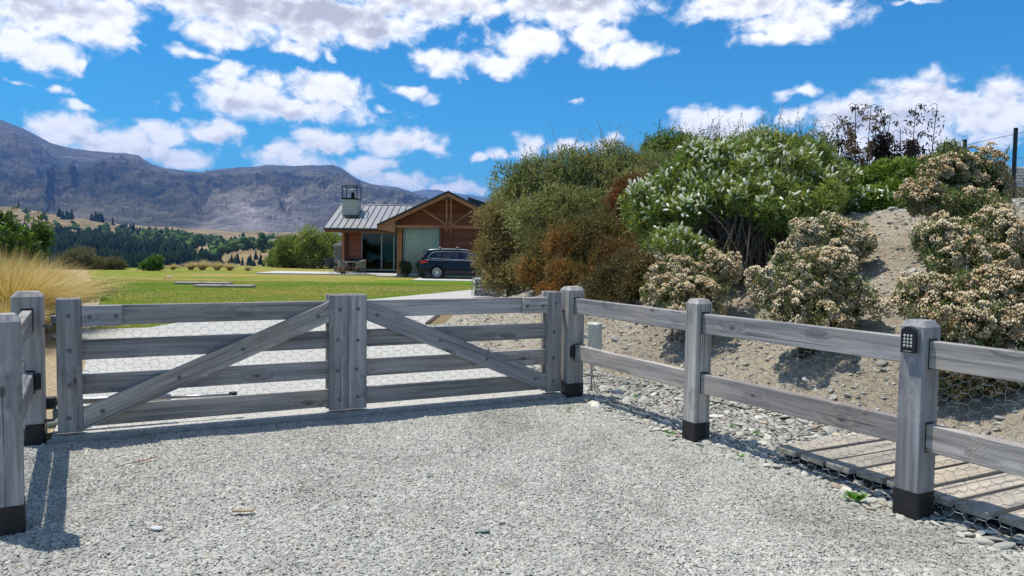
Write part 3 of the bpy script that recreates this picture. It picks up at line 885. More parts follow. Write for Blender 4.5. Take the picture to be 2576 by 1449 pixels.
def scatter(name, pts, scl, rot, m, disp=0.5, sub=2):
    """many loose pieces drawn by geometry nodes: one object, pieces too many to count"""
    me = bpy.data.meshes.new(name)
    me.vertices.add(len(pts)); me.vertices.foreach_set('co', np.ascontiguousarray(pts, dtype=np.float32).ravel())
    for nm, a_ in (('scl', scl), ('rot', rot)):
        at_ = me.attributes.new(nm, 'FLOAT_VECTOR', 'POINT')
        at_.data.foreach_set('vector', np.ascontiguousarray(a_, dtype=np.float32).ravel())
    me.materials.append(m)
    o = link(name, me)
    t = bpy.data.node_groups.new(name + '_scatter', 'GeometryNodeTree')
    t.interface.new_socket('Geometry', in_out='INPUT', socket_type='NodeSocketGeometry')
    t.interface.new_socket('Geometry', in_out='OUTPUT', socket_type='NodeSocketGeometry')
    N = t.nodes; Lk = t.links.new
    gi = N.new('NodeGroupInput'); go = N.new('NodeGroupOutput')
    join = N.new('GeometryNodeJoinGeometry')
    for k in range(4):
        ic = N.new('GeometryNodeMeshIcoSphere'); ic.inputs['Radius'].default_value = 1.0; ic.inputs['Subdivisions'].default_value = sub
        sp_ = N.new('GeometryNodeSetPosition')
        pos = N.new('GeometryNodeInputPosition')
        nz = N.new('ShaderNodeTexNoise'); nz.noise_dimensions = '4D'
        nz.inputs['Scale'].default_value = 0.9; nz.inputs['Detail'].default_value = 1.0; nz.inputs['W'].default_value = k*7.3+1
        vm = N.new('ShaderNodeVectorMath'); vm.operation = 'SUBTRACT'; vm.inputs[1].default_value = (0.5,0.5,0.5)
        vs = N.new('ShaderNodeVectorMath'); vs.operation = 'SCALE'; vs.inputs['Scale'].default_value = disp*2
        Lk(pos.outputs[0], nz.inputs['Vector']); Lk(nz.outputs['Color'], vm.inputs[0]); Lk(vm.outputs[0], vs.inputs[0])
        Lk(ic.outputs['Mesh'], sp_.inputs['Geometry']); Lk(vs.outputs[0], sp_.inputs['Offset'])
        sm = N.new('GeometryNodeSetShadeSmooth'); Lk(sp_.outputs[0], sm.inputs[0])
        mt = N.new('GeometryNodeSetMaterial'); mt.inputs['Material'].default_value = m; Lk(sm.outputs[0], mt.inputs[0])
        g2 = N.new('GeometryNodeGeometryToInstance'); Lk(mt.outputs[0], g2.inputs[0])
        Lk(g2.outputs[0], join.inputs[0])
    inst = N.new('GeometryNodeInstanceOnPoints')
    inst.inputs['Pick Instance'].default_value = True
    a1 = N.new('GeometryNodeInputNamedAttribute'); a1.data_type = 'FLOAT_VECTOR'; a1.inputs[0].default_value = 'scl'
    a2 = N.new('GeometryNodeInputNamedAttribute'); a2.data_type = 'FLOAT_VECTOR'; a2.inputs[0].default_value = 'rot'
    er = N.new('FunctionNodeEulerToRotation')
    Lk(a2.outputs[0], er.inputs[0])
    Lk(gi.outputs[0], inst.inputs['Points']); Lk(join.outputs[0], inst.inputs['Instance'])
    Lk(er.outputs[0], inst.inputs['Rotation']); Lk(a1.outputs[0], inst.inputs['Scale'])
    Lk(inst.outputs[0], go.inputs[0])
    md = o.modifiers.new('scatter', 'NODES'); md.node_group = t
    return o
# gravel: only where the yard can be seen
NPEB = 400000
gpts = rng.uniform((-5.2, 2.9), (4.6, 8.3), size=(NPEB*2, 2))
def kerb_side(P):
    return (P-KF0) @ GN
edge_wob = 0.14*fbm(gpts[:, 0]*1.7, gpts[:, 1]*1.7, 3, 21)
sF = (gpts-FP1) @ FN
thin = (rng.random(len(gpts)) < 0.30) & (sF < 1.25) & ((gpts-FP1) @ FD > 0.0)
ok = (((kerb_side(gpts) < -0.042) & (sF < 0.02+edge_wob*1.5)) | thin) & (np.abs(gpts[:, 0]/gpts[:, 1]) < 0.80+0.05)
gpts = gpts[ok][:NPEB]
npb = len(gpts)
sz = np.clip(rng.lognormal(math.log(0.0053), 0.38, npb), 0.0028, 0.020)
scl = np.stack([sz*rng.uniform(1.1, 1.7, npb), sz*rng.uniform(0.75, 1.1, npb), sz*rng.uniform(0.38, 0.7, npb)], 1)
rt = np.stack([rng.normal(0, 0.20, npb), rng.normal(0, 0.20, npb), rng.uniform(0, 6.28, npb)], 1)
sFk = (gpts-FP1) @ FN
gz_ = np.where(sFk > 0.1, np.maximum(-0.026, bank_h(gpts[:,0], gpts[:,1])+0.002), -0.024) + 0.016*fbm(gpts[:, 0]*1.3, gpts[:, 1]*1.3, 3, 31) + rng.uniform(-0.002, 0.0045, npb)
o = scatter('gravel', np.column_stack([gpts, gz_]), scl, rt, M['pebble'])
tag(o, 'loose pale grey river gravel covering the yard', 'gravel', kind='stuff')
# chips lying on the bank
nb = 30000
P2 = rng.uniform((-1.4, 2.5), (9.5, 16), size=(nb, 2))
hb_ = bank_h(P2[:, 0], P2[:, 1])
ok = hb_ > 0.0
P2 = P2[ok]; hb_ = hb_[ok]; nb = len(P2)
sz = np.clip(rng.lognormal(math.log(0.012), 0.62, nb), 0.004, 0.07)
o = scatter('bank_rubble', np.column_stack([P2, hb_+0.002]), np.stack([sz*1.4, sz, sz*0.5], 1), np.stack([rng.normal(0,.4,nb), rng.normal(0,.4,nb), rng.uniform(0,6.28,nb)], 1), M['pebble'], sub=1)
tag(o, 'small schist chips strewn over the earth bank', 'rubble', kind='stuff')

# dead twigs and leaf litter on the bank
nb = 9000
P2 = rng.uniform((-1.4, 2.5), (9.0, 15), size=(nb, 2))
dens = fbm(P2[:,0]*0.8, P2[:,1]*0.8, 3, 44)
ok = (bank_h(P2[:,0], P2[:,1]) > 0.0) & (dens > rng.uniform(-0.6, 0.5, nb))
P2 = P2[ok]; hb_ = bank_h(P2[:,0], P2[:,1]); nb = len(P2)
ln_ = rng.lognormal(math.log(0.022), 0.6, nb)
o = scatter('leaf_litter', np.column_stack([P2, hb_+0.006]), np.stack([ln_, rng.uniform(0.002,0.006,nb), rng.uniform(0.0015,0.003,nb)], 1), np.stack([rng.normal(0,.3,nb), rng.normal(0,.45,nb)-0.3, rng.uniform(0,6.28,nb)], 1), M['litter'], sub=1)
tag(o, 'dead twigs and leaf litter strewn over the bank', 'litter', kind='stuff')

# river stones along the foot of the bank
stone_bed_poly = [tuple(fen(9,-0.20)), tuple(fen(-0.1,-0.20)), (0.42,8.7), (-0.25,9.85), (-1.15,12.2), (-1.8,15.5), (-1.35,15.9), (-0.75,12.8), (0.1,10.9), (0.9,9.8), tuple(fen(0.2,1.35)), tuple(fen(2.1,1.5)), tuple(fen(2.7,1.9)), tuple(fen(9,1.9))]
bed = tag(sheet('stone_bed', stone_bed_poly, -0.036, M['soil']), 'strip of rounded river stones along the fence', kind='structure')
cand = []
tries = rng.uniform((-2.0, 2.8), (4.6, 16.2), size=(150000, 2))
ins = in_poly(tries, stone_bed_poly) & (np.abs(tries[:,0]/tries[:,1]) < 0.76)
tries = tries[ins]
sFt = (tries-FP1) @ FN; tFt = (tries-FP1) @ FD
tries_edge = sFt < -0.06 + 0.11*fbm(tries[:,0]*2.1, tries[:,1]*2.1, 3, 77)
on_walk = (tFt > 2.72) & (sFt > 0.14)
tries = tries[(~on_walk | (rng.random(len(tries)) < 0.05)) & (~tries_edge | (rng.random(len(tries)) < 0.04) | (tFt < -0.1))]
from collections import defaultdict
cells = defaultdict(list)
for p in tries:
    r_ = float(np.clip(rng.lognormal(math.log(0.024), 0.38), 0.013, 0.055))
    c0 = (int(p[0]/0.2), int(p[1]/0.2)); good = True
    for i in (-1,0,1):
        for j in (-1,0,1):
            for q in cells[(c0[0]+i, c0[1]+j)]:
                if (p[0]-q[0])**2 + (p[1]-q[1])**2 < (0.74*(r_+q[2]))**2:
                    good = False; break
            if not good: break
        if not good: break
    if good:
        cells[c0].append((p[0], p[1], r_)); cand.append((p[0], p[1], r_))
cand.sort(key=lambda c: -c[2]/math.hypot(c[0], c[1]) * (1 if abs(c[0]/c[1]) < 0.72 else 0.1))
SHAPES = []
for k in range(8):
    V = stone_shape(100+k, IV2)
    SHAPES.append((V, arr_mesh('stone', V, IF2, M['stone'], tint=np.tile(rng.random(3), (len(V), 1)), smooth=True)))
rest = []
for i, (x, y, r_) in enumerate(cand):
    k = int(rng.integers(8)); z = max(-0.020, bh(x, y)) + r_*0.20
    e = Euler((rng.normal(0, .25), rng.normal(0, .25), rng.uniform(0, 6.28)))
    s3 = (r_*rng.uniform(1.05, 1.45), r_*rng.uniform(0.75, 1.0), r_*rng.uniform(0.28, 0.48))
    MM = Matrix.LocRotScale(Vector((x, y, z)), e, Vector(s3))
    if i < 300:
        link('stone', SHAPES[k][1], bed, MM)
    else:
        rest.append(((x, y, z), s3, tuple(e)))
o = scatter('stone', np.array([q[0] for q in rest]), np.array([q[1] for q in rest]), np.array([q[2] for q in rest]), M['pebble'])
o.parent = bed
tag(o, 'smaller river stones filling the strip', kind='stuff')

# ================================================================== GATES AND FENCES
RX90 = Matrix.Rotation(-math.pi/2, 4, 'Y')       # local x -> up
def board(name, L, h, th, parent, M_, m='wood', ch=0.004):
    return MB().cbox((0, 0, 0), (L, th, h), ch).build(name, M[m], parent, M=M_)
def upright(x, y, z0, z1):
    return Matrix.Translation((x, y, 0.5*(z0+z1))) @ Matrix.Rotation(-math.pi/2, 4, 'Y')
dome = MB().lathe([(0.0175,0),(0.0175,0.003),(0.015,0.008),(0.009,0.012),(0.002,0.0135)], 12).mesh('bolt', M['bolt'], True)
FACE = Matrix.Rotation(math.pi/2, 4, 'X')         # dome faces local -y
def bolt(parent, x, z, y):
    return link('bolt', dome, parent, Matrix.Translation((x, y, z)) @ FACE)
def hexnet(x0, x1, z0, z1, wx=0.088, hz=0.066, r=0.0012, seed=0, wob=0.006, bulge=0.0):
    """flat-topped hexagonal wire netting in the x,z plane; each wire a thin square bar"""
    rr = np.random.default_rng(seed)
    nodes = {}; E = set()
    def nd(px, pz):
        k = (round(px*2000), round(pz*2000))
        return nodes.setdefault(k, (px, pz)), k
    cols = int((x1-x0)/(wx*0.75))+2; rows = int((z1-z0)/hz)+2
    for i in range(cols):
        for j in range(rows):
            cx_ = x0 + i*wx*0.75; cz = z0 + j*hz + (hz/2 if i % 2 else 0)
            ks = []
            for (dx_, dz_) in ((wx/2,0),(wx/4,hz/2),(-wx/4,hz/2),(-wx/2,0),(-wx/4,-hz/2),(wx/4,-hz/2)):
                ks.append(nd(cx_+dx_, cz+dz_)[1])
            for a, b_ in zip(ks, ks[1:]+ks[:1]):
                E.add((min(a,b_), max(a,b_)))
    pos = {}
    for k, (px, pz) in nodes.items():
        f = math.sin(math.pi*np.clip((px-x0)/(x1-x0), 0, 1))*math.sin(math.pi*np.clip((pz-z0)/(z1-z0), 0, 1))
        pos[k] = np.array([px+rr.normal(0, wob*0.6), rr.normal(0, wob)+bulge*f, pz+rr.normal(0, wob*0.6)])
    A = []; B = []
    for a, b_ in E:
        pa, pb = pos[a], pos[b_]
        if min(pa[0], pb[0]) < x0 or max(pa[0], pb[0]) > x1 or min(pa[2], pb[2]) < z0 or max(pa[2], pb[2]) > z1: continue
        A.append(pa); B.append(pb)
    A = np.array(A); B = np.array(B); D = unit(B-A)
    S = unit(np.cross(D, np.array([0.1,1.0,0.13]))); T = np.cross(D, S)
    tw = np.where(np.abs(D[:, 0:1]) > 0.9, 1.5, 1.0)*r      # the twisted pairs are thicker
    V = np.stack([A+S*tw, A+T*tw, A-S*tw, A-T*tw, B+S*tw, B+T*tw, B-S*tw, B-T*tw], 1).reshape(-1, 3)
    o_ = (np.arange(len(A))*8)[:, None, None]
    F = (np.array([[0,1,5,4],[1,2,6,5],[2,3,7,6],[3,0,4,7]])[None]+o_).reshape(-1, 4)
    return V, F
def net(name, parent, x0, x1, z0, z1, y, **k):
    V, F = hexnet(x0, x1, z0, z1, **k)
    V = V + np.array([0, y, 0])
    return link(name, arr_mesh(name, V, F, M['netting']), parent)

GZ0, GZ1 = 0.058, 1.156
SW = 0.176
def gate_leaf(label, x_off, L, mirror):
    g_ = thing('gate', label, 'gate', place(*(GATE0 + GD*x_off), 0.0, GATE_AZ))
    fx = (lambda x: L-x) if mirror else (lambda x: x)     # measured from the hinge end
    ly = -0.045
    for xs in (SW/2, L-SW/2):
        dz = 0.0 if xs < 1 else 0.004
        board('stile', GZ1-GZ0, SW, 0.043, g_, upright(fx(xs), ly, GZ0-dz, GZ1+dz))
        board('stile', GZ1-GZ0, SW, 0.043, g_, upright(fx(xs)-0.012, -ly, GZ0, GZ1+0.006))
    rz = [GZ1-0.140, GZ1-0.425, GZ1-0.713, GZ1-0.985]
    for z in rz:
        board('rail', L-0.03, 0.166, 0.044, g_, Matrix.Translation((L/2, 0, z)))
        for xs in (SW/2, L-SW/2):
            bolt(g_, fx(xs)+random.uniform(-0.012,0.012), z+random.uniform(-0.015,0.015), ly-0.0215)
    # diagonal brace, lying in the layer of the outer stiles
    xa, xb = SW+0.003, L-SW-0.003
    za0, za1, zb0, zb1 = GZ0+0.012, GZ0+0.195, GZ1-0.250, GZ1-0.062
    poly = [(xa, za0), (xb, zb0), (xb, zb1), (xa, za1)]
    if mirror: poly = [(L-p, q) for p, q in poly][::-1]
    cxm = sum(p for p, q in poly)/4; czm = sum(q for p, q in poly)/4
    an = math.atan2((zb0-za0), (xb-xa))*(-1 if mirror else 1)
    Rm = Matrix.Rotation(-an, 4, 'Y')
    loc = [(Rm.inverted() @ Vector((p-cxm, 0, q-czm))) for p, q in poly]
    MB().prism([(v.x, v.z) for v in loc], -0.0215, 0.0215).build('brace', M['wood'], g_, M=Matrix.Translation((cxm, ly, czm)) @ Rm)
    for fr in (0.07, 0.36, 0.62, 0.95):
        bx = xa+(xb-xa)*fr; bz = (za0+za1)/2+(zb0+zb1-za0-za1)/2*fr
        bolt(g_, fx(bx), bz, ly-0.0215)
    # short packing board beside the hinge stile
    board('packing_block', 0.292, 0.172, 0.043, g_, Matrix.Translation((fx(SW+0.002+0.146), ly, rz[0]-0.003)))
    for q in (0.06, 0.25):
        bolt(g_, fx(SW+q), rz[0]-0.008, ly-0.0215)
    net('wire_netting', g_, SW*0.3, L-SW*0.3, GZ0+0.0, GZ1-0.10, 0.0265, seed=int(L*1000), wob=0.003)
    # hinges
    for z in (GZ1-0.17, GZ0+0.15):
        h = MB().cbox((fx(-0.018), 0.02, z), (0.05, 0.05, 0.07), 0.006)
        h.tube([(fx(-0.03), 0.02, z-0.045), (fx(-0.03), 0.02, z+0.05)], 0.011, 8)
        h.tube([(fx(-0.03), 0.02, z-0.05), (fx(-0.10), 0.02, z-0.052)], 0.012, 8)
        h.build('hinge', M['bolt'], g_)
    return g_
gate_leaf('grey timber gate leaf hung on the post beside the golden tussock', -0.088, 2.371, False)
gate_leaf('grey timber gate leaf hung on the post beside the cream box', 2.2885, 2.3465, True)

def post(parent, x, h, a, name='post', wrap=0.145, seed=0, y=0.0, rz=0.0):
    c = 0.030*a/0.2; ch = 0.040; e = a/2; v = 0.011
    def ring(hw, z, k):
        return [(hw-k, -hw, z),(hw, -hw+k, z),(hw, hw-k, z),(hw-k, hw, z),(-hw+k, hw, z),(-hw, hw-k, z),(-hw, -hw+k, z),(-hw+k, -hw, z)]
    vs = ring(e, -0.25, v) + ring(e, h-ch, v) + ring(e-c, h, v*0.8)
    fs = [tuple(reversed(range(8))), tuple(range(16, 24))]
    for q in range(2):
        fs += [(q*8+i, q*8+(i+1) % 8, (q+1)*8+(i+1) % 8, (q+1)*8+i) for i in range(8)]
    Mx = Matrix.Translation((x, y, 0)) @ Matrix.Rotation(rz, 4, 'Z')
    p_ = MB().add(vs, fs).build(name, M['wood_post'], parent, M=Mx)
    if wrap:
        vs = ring(e+0.004, -0.25, v) + ring(e+0.004, wrap, v)
        fs = [tuple(reversed(range(8))), tuple(range(8, 16))] + [(i, (i+1) % 8, 8+(i+1) % 8, 8+i) for i in range(8)]
        MB().add(vs, fs).build('base_wrap', M['wrap'], p_)
    return p_
fence = thing('timber_fence', 'grey post and rail fence along the earth bank', 'fence', place(FP1[0], FP1[1], 0, FENCE_AZ))
FPOS = [0.0, 2.053, 4.054, 6.08]
for i, t in enumerate(FPOS):
    post(fence, t, 1.205 if i else 1.21, 0.205 if i == 0 else 0.166, seed=i, rz=[0.02,-0.01,0.015,0][i])
for i in range(3):
    a, b_ = FPOS[i], FPOS[i+1]
    tilt = [0.002, -0.004, 0.006][i]
    for z in (1.0, 0.487):
        Mr = Matrix.Translation(((a+b_)/2, 0.0, z+random.uniform(-.006,.006))) @ Matrix.Rotation(tilt*random.uniform(0.4,1.6), 4, 'Y')
        board('rail', b_-a-0.06, 0.166, 0.068, fence, Mr, ch=0.005)
        # dark housing slots where the rail enters the posts
        for xx, aa in ((a, 0.205 if i == 0 else 0.166), (b_, 0.166)):
            sg = 1 if xx == a else -1
            MB().box((xx+sg*(aa/2+0.0015), 0, z+0.004), (0.003, 0.082, 0.186)).build('housing', M['wrap'], fence)
    net('wire_netting', fence, a+0.06, b_-0.06, 0.0, 0.96, 0.045, seed=50+i, wob=0.006, bulge=0.02, r=0.0013)

PA = np.array([-3.924, 5.924]); PB = np.array([-2.83, 4.05])
FL = (PB-PA)/np.linalg.norm(PB-PA); LL = float(np.linalg.norm(PB-PA))
lf = thing('timber_fence', 'short grey post and rail fence run left of the gate', 'fence', place(PA[0], PA[1], 0, math.atan2(FL[1], FL[0])))
post(lf, 0, 1.215, 0.208, rz=-0.06)
post(lf, LL, 1.21, 0.175, rz=0.03)
for k in range(1):
    for z in (0.985, 0.485):
        board('rail', LL-0.06, 0.168, 0.068, lf, Matrix.Translation((LL*(k+0.5), 0.0, z)), ch=0.005)
        for xx, aa in ((LL*k, 0.208 if k == 0 else 0.175), (LL*(k+1), 0.175)):
            sg = 1 if xx == LL*k else -1
            MB().box((xx+sg*(aa/2+0.0015), 0, z+0.004), (0.003, 0.084, 0.19)).build('housing', M['wrap'], lf)
    net('wire_netting', lf, LL*k+0.06, LL*(k+1)-0.06, 0.03, 0.95, -0.04, seed=70+k, wob=0.010, bulge=0.05)

# ---- things fixed to the posts
kp = thing('keypad', 'black entry keypad with twelve round buttons on the fence post', 'keypad', Matrix.Translation((*fen(4.054, -0.166/2-0.002), 1.0)) @ Matrix.Rotation(FENCE_AZ, 4, 'Z') @ Matrix.Translation((0.0,0,0)))
def arch(w_, h_, n_=10, top=0.035):
    pts = [(-w_/2, 0), (w_/2, 0), (w_/2, h_-top)]
    for i in range(1, n_):
        t = math.pi*i/n_
        pts.append((w_/2*math.cos(t), h_-top+top*math.sin(t)))
    pts.append((-w_/2, h_-top))
    return pts
MB().prism(arch(0.108, 0.172), -0.012, 0.0).build('backplate', M['steel'], kp)
MB().prism([(p, q+0.006) for p, q in arch(0.094, 0.160)], -0.034, -0.0125).build('casing', M['black_plastic'], kp)
btn = MB().lathe([(0.0078,0),(0.0078,0.002),(0.006,0.0035)], 12).mesh('button', M['button'], True)
for r_ in range(4):
    for c_ in range(3):
        link('button', btn, kp, Matrix.Translation(((c_-1)*0.022, -0.034, 0.048+r_*0.021)) @ FACE)
MB().box((0, -0.0345, 0.016), (0.05, 0.002, 0.003)).build('light_strip', M['button'], kp)

def sensor(label, Mx):
    s_ = thing('gate_sensor', label, 'sensor', Mx, 'photocell sensors on the gate posts')
    MB().cbox((0,0,0.065), (0.048, 0.04, 0.13), 0.006).build('casing', M['black_plastic'], s_)
    MB().cbox((0,-0.021,0.065), (0.03, 0.004, 0.09), 0.0015).build('lens', M['tyre'], s_)
    return s_
sensor('black sensor box by the rail on the gate post near the tussock', Matrix.Translation((PA[0], PA[1], 0.43)) @ Matrix.Rotation(math.atan2(FL[1], FL[0]), 4, 'Z') @ Matrix.Translation((0.125, 0.062, 0)) @ Matrix.Rotation(-math.pi/2, 4, 'Z'))
sensor('black sensor box by the rail on the gate post near the cream box', Matrix.Translation((*FP1, 0.435)) @ Matrix.Rotation(FENCE_AZ, 4, 'Z') @ Matrix.Translation((0.128, -0.062, 0)))
cb = thing('control_box', 'cream plastic control box behind the gate post', 'electrical box', place(0.965, 8.43, 0.44, FENCE_AZ+0.55))
MB().cbox((0,0,0.17), (0.15, 0.10, 0.34), 0.012).build('casing', M['cream_box'], cb)
MB().cbox((0,-0.053,0.17), (0.13, 0.008, 0.31), 0.003).build('lid', M['cream_box'], cb)
MB().tube([(-0.03,0,0),(-0.035,0.0,-0.15),(-0.02,-0.03,-0.3),(-0.03,0,-0.46)], 0.013, 8).build('conduit', M['white_conduit'], cb, True)
MB().tube([(0.03,-0.02,0),(0.05,-0.06,-0.10),(0.0,-0.09,-0.17),(0.02,-0.05,-0.30),(0.04,-0.04,-0.46)], 0.006, 6).build('cable', M['white_conduit'], cb, True)
MB().cbox((-0.12,-0.02,0.17), (0.14,0.02,0.05), 0.003).build('bracket', M['galv'], cb)
op = thing('gate_opener', 'silver ram gate opener low behind the gate leaf', 'gate opener', place(*(GATE0 + GN*0.17 - GD*0.20), 0.0, GATE_AZ))
MB().tube([(0.0,0.02,0.28),(0.95,0.0,0.25)], 0.032, 10).build('cylinder', M['steel'], op, True)
MB().tube([(0.95,0.0,0.25),(1.45,-0.02,0.235)], 0.014, 8).build('rod', M['steel'], op, True)
MB().cbox((0.0,0.02,0.27), (0.16,0.07,0.10), 0.008).build('bracket', M['black_plastic'], op)
MB().cbox((1.47,-0.03,0.235), (0.07,0.05,0.06), 0.006).build('bracket', M['black_plastic'], op)

# ---- boardwalk behind the fence
bw = thing('boardwalk', 'low walkway of wide grey planks behind the fence', 'boardwalk', place(FP1[0], FP1[1], 0, FENCE_AZ))
for k in range(13):
    board('plank', 1.26+random.uniform(-.02,.02), 0.196, 0.042, bw, Matrix.Translation((2.89+k*0.238, 0.80+random.uniform(-.02,.02), 0.062+random.uniform(-.003,.003))) @ Matrix.Rotation(math.pi/2+random.uniform(-.01,.01), 4, 'Z') @ Matrix.Rotation(math.pi/2, 4, 'X'), 'deck')
for s_ in (0.34, 1.24):
    MB().box((4.35, s_, -0.02), (3.2, 0.07, 0.07)).build('joist', M['wrap'], bw)  # joists coloured black so the gaps between planks look shaded

# ---- small things on the gravel
def pebble_thing(name, label, px, py, sx, sy, sz, az, cat='stone', seed=1, m='stone', tint=None, z=-0.012):
    p = gp(px, py, z)
    V = stone_shape(seed, IV2, 0.18)*np.array([sx, sy, sz])
    o = link(name, arr_mesh(name, V, IF2, M[m], np.tile(tint if tint is not None else rng.random(3), (len(V),1)), True), None, place(p[0], p[1], p[2]+sz*0.5, az))
    return tag(o, label, cat)
def stone_plain(name, col):
    return simple(name, col, 0.8, var=0.15, scale=30, bump=0.003)
M['green_stone'] = stone_plain('green_grey_stone', (0.20,0.235,0.205))
M['pale_slab'] = stone_plain('pale_grey_stone', (0.46,0.47,0.45))
M['brown_stone'] = stone_plain('brown_flat_stone', (0.27,0.21,0.13))
pebble_thing('flat_stone', 'flat green grey stone lying in the middle of the gravel', 1211, 1337, 0.042, 0.022, 0.010, 0.2, m='green_stone', seed=5)
pebble_thing('flat_stone', 'pale oval stone on the gravel near the left fence', 393, 1331, 0.045, 0.022, 0.012, -0.3, m='pale_slab', seed=6)
pebble_thing('flat_stone', 'small green grey stone on the gravel below the gate centre', 1081, 1200, 0.022, 0.018, 0.012, 0.3, m='green_stone', seed=8)
pebble_thing('rock', 'rounded green grey rock at the foot of the hinge post', 134, 1078, 0.085, 0.07, 0.055, 0.5, 'rock', 9, 'green_stone')
pebble_thing('rock', 'flat brown rock at the end of the concrete lip', 150, 1099, 0.11, 0.05, 0.03, 0.3, 'rock', 12, 'brown_stone')
p0 = gp(285, 1180, 0.0); p1 = gp(400, 1149, 0.0)
def strip(name, label, pts, wds, m, cat, z=0.004):
    V = []; F = []
    for i, (p, w_) in enumerate(zip(pts, wds)):
        t = np.array(pts[min(i+1, len(pts)-1)])-np.array(pts[max(i-1, 0)]); t = t/np.linalg.norm(t)
        n_ = np.array([-t[1], t[0]])
        for s_, dz in ((-1,0.004),(0,-0.001),(1,0.004)):
            V.append((*(np.array(p[:2])+n_*w_*s_/2), z+dz+0.004*math.sin(i)))
    for i in range(len(pts)-1):
        for k in range(2):
            F.append((i*3+k, i*3+k+1, (i+1)*3+k+1, (i+1)*3+k))
    return tag(MB().add(V, F).build(name, M[m]), label, cat)
pts = [p0[:2]+(p1[:2]-p0[:2])*t+np.array([0, 0.01*math.sin(5*t)]) for t in np.linspace(0, 1, 8)]
strip('dry_leaf', 'long rust brown flax leaf lying on the gravel', pts, [0.003,0.005,0.008,0.012,0.018,0.024,0.022,0.006], 'rust_leaf', 'leaf')
c = gp(612, 1286)
tag(MB().cbox((0,0,0), (0.13,0.035,0.012), 0.004).build('wood_chip', M['chip'], M=place(c[0], c[1], 0.006, 0.12)), 'pale flat wood chip on the gravel', 'wood chip')
p0 = gp(1580, 1036); p1 = gp(1622, 1028)
strip('dry_leaf', 'thin rust brown leaf on the gravel before the second post', [p0[:2]+(p1[:2]-p0[:2])*t for t in np.linspace(0,1,5)], [0.003,0.007,0.011,0.010,0.004], 'rust_leaf', 'leaf')
def weed(label, px, py, n_, L, seed, upright_=0.5, col=(0.10,0.24,0.03)):
    p = gp(px, py, -0.01); r_ = np.random.default_rng(seed)
    az = r_.uniform(0, 6.28, n_); el = r_.uniform(0.15, 0.4+upright_, n_)
    D = np.stack([np.cos(az)*np.cos(el), np.sin(az)*np.cos(el), np.sin(el)], 1)
    l = L*r_.uniform(0.6, 1.1, n_)
    C = np.tile(np.array([0,0,0.004]), (n_,1)) + D*0.004
    T = np.array(col)*r_.uniform(0.7, 1.35, (n_,1))*r_.uniform(0.9,1.1,(n_,3))
    a = leaves(C, D, l, l*0.36, T, N=np.tile([0,0,1.0],(n_,1))+0.3*r_.normal(size=(n_,3)))
    C2 = C + D*(l*r_.uniform(.4,.8,n_))[:,None]; az2 = az + r_.choice([-0.9,0.9], n_)
    D2 = unit(np.stack([np.cos(az2), np.sin(az2), 0.5*np.ones(n_)], 1))
    b2 = leaves(C2, D2, l*0.5, l*0.22, T*1.1, N=np.tile([0,0,1.0],(n_,1)))
    V, F, T = merge([a, b2])
    return tag(link('weed', arr_mesh('weed', V, F, M['leaf'], T), None, place(p[0], p[1], p[2])), label, 'weed')
weed('bright green weed rosette just left of the middle fence post', 1688, 1094, 12, 0.055, 1, 0.3)
weed('tiny green weed in the gravel left of the weed rosette', 1582, 1091, 7, 0.032, 2)
weed('small green weed among the stones near the gate post', 1598, 1001, 10, 0.05, 3, 0.8)
weed('feathery green weed beside the keypad post', 2147, 1258, 26, 0.085, 4, 0.5)
weed('small green weed at the stones edge past the middle post', 1862, 1152, 8, 0.05, 5)
weed('small upright weed in the gravel before the gate post', 1432, 1034, 7, 0.055, 6, 1.0)
weed('slender green weed among the stones right of the middle post', 1843, 1078, 14, 0.05, 7, 0.9)
weed('low green weed behind the rail among river stones', 1905, 1095, 12, 0.06, 8, .6)

# ================================================================== HOUSE
house = thing('house', 'low cedar clad house with grey metal roof and steep timber gable', 'house', place(-6.6, 42.0, 0))
HM = Matrix.Translation((6.6, -42.0, 0))     # parts are written in world coordinates
def hp(name, mb, m, parent=None, smooth=False):
    if parent is None or parent is house:
        return mb.build(name, M[m], house, smooth, HM)
    return mb.build(name, M[m], parent, smooth)
WY = 42.0; PKX, PKZ = -3.63, 4.85; SL = 0.482
def slope_z(x): return PKZ - SL*abs(x-PKX)
XL, XR = -6.6, -0.66
# backing walls
hp('wall', MB().prism([(XL,0.0),(XR,0.0),(XR,slope_z(XR)-0.2),(PKX,PKZ-0.2),(XL,slope_z(XL)-0.2)], WY+0.22, WY+0.34), 'cedar')
hp('wall', MB().box((XL+0.06, 46.5, 1.6), (0.12, 8.5, 3.2)), 'cedar')
hp('wall', MB().box((XR-0.06, 46.5, 1.6), (0.12, 8.5, 3.2)), 'cedar')
hp('plinth', MB().box(((XL+XR)/2, WY+0.15, 0.10), (XR-XL, 0.25, 0.2)), 'slab')
def weatherboard(x0, x1, z, wy, h=0.19, xa=None, xb=None):
    """one lapped board; xa,xb: ends of its upper edge when cut to the roof slope"""
    xa = x0 if xa is None else xa; xb = x1 if xb is None else xb
    cx_ = (x0+x1)/2
    vs = [(x0-cx_, -0.030, 0),(x1-cx_, -0.030, 0),(xb-cx_, -0.006, h),(xa-cx_, -0.006, h),(x0-cx_, 0.02, 0),(x1-cx_, 0.02, 0),(xb-cx_, 0.02, h),(xa-cx_, 0.02, h)]
    fs = [(0,1,2,3),(5,4,7,6),(4,5,1,0),(3,2,6,7),(4,0,3,7),(1,5,6,2)]
    return MB().add(vs, fs).build('weatherboard', M['cedar'], house, M=HM @ Matrix.Translation((cx_, wy, z)))
BP = 0.182
z = 0.22
while z < 2.78:
    weatherboard(-4.04, -3.66, z, WY+0.19); weatherboard(-3.48, XR, z, WY+0.19)
    z += BP
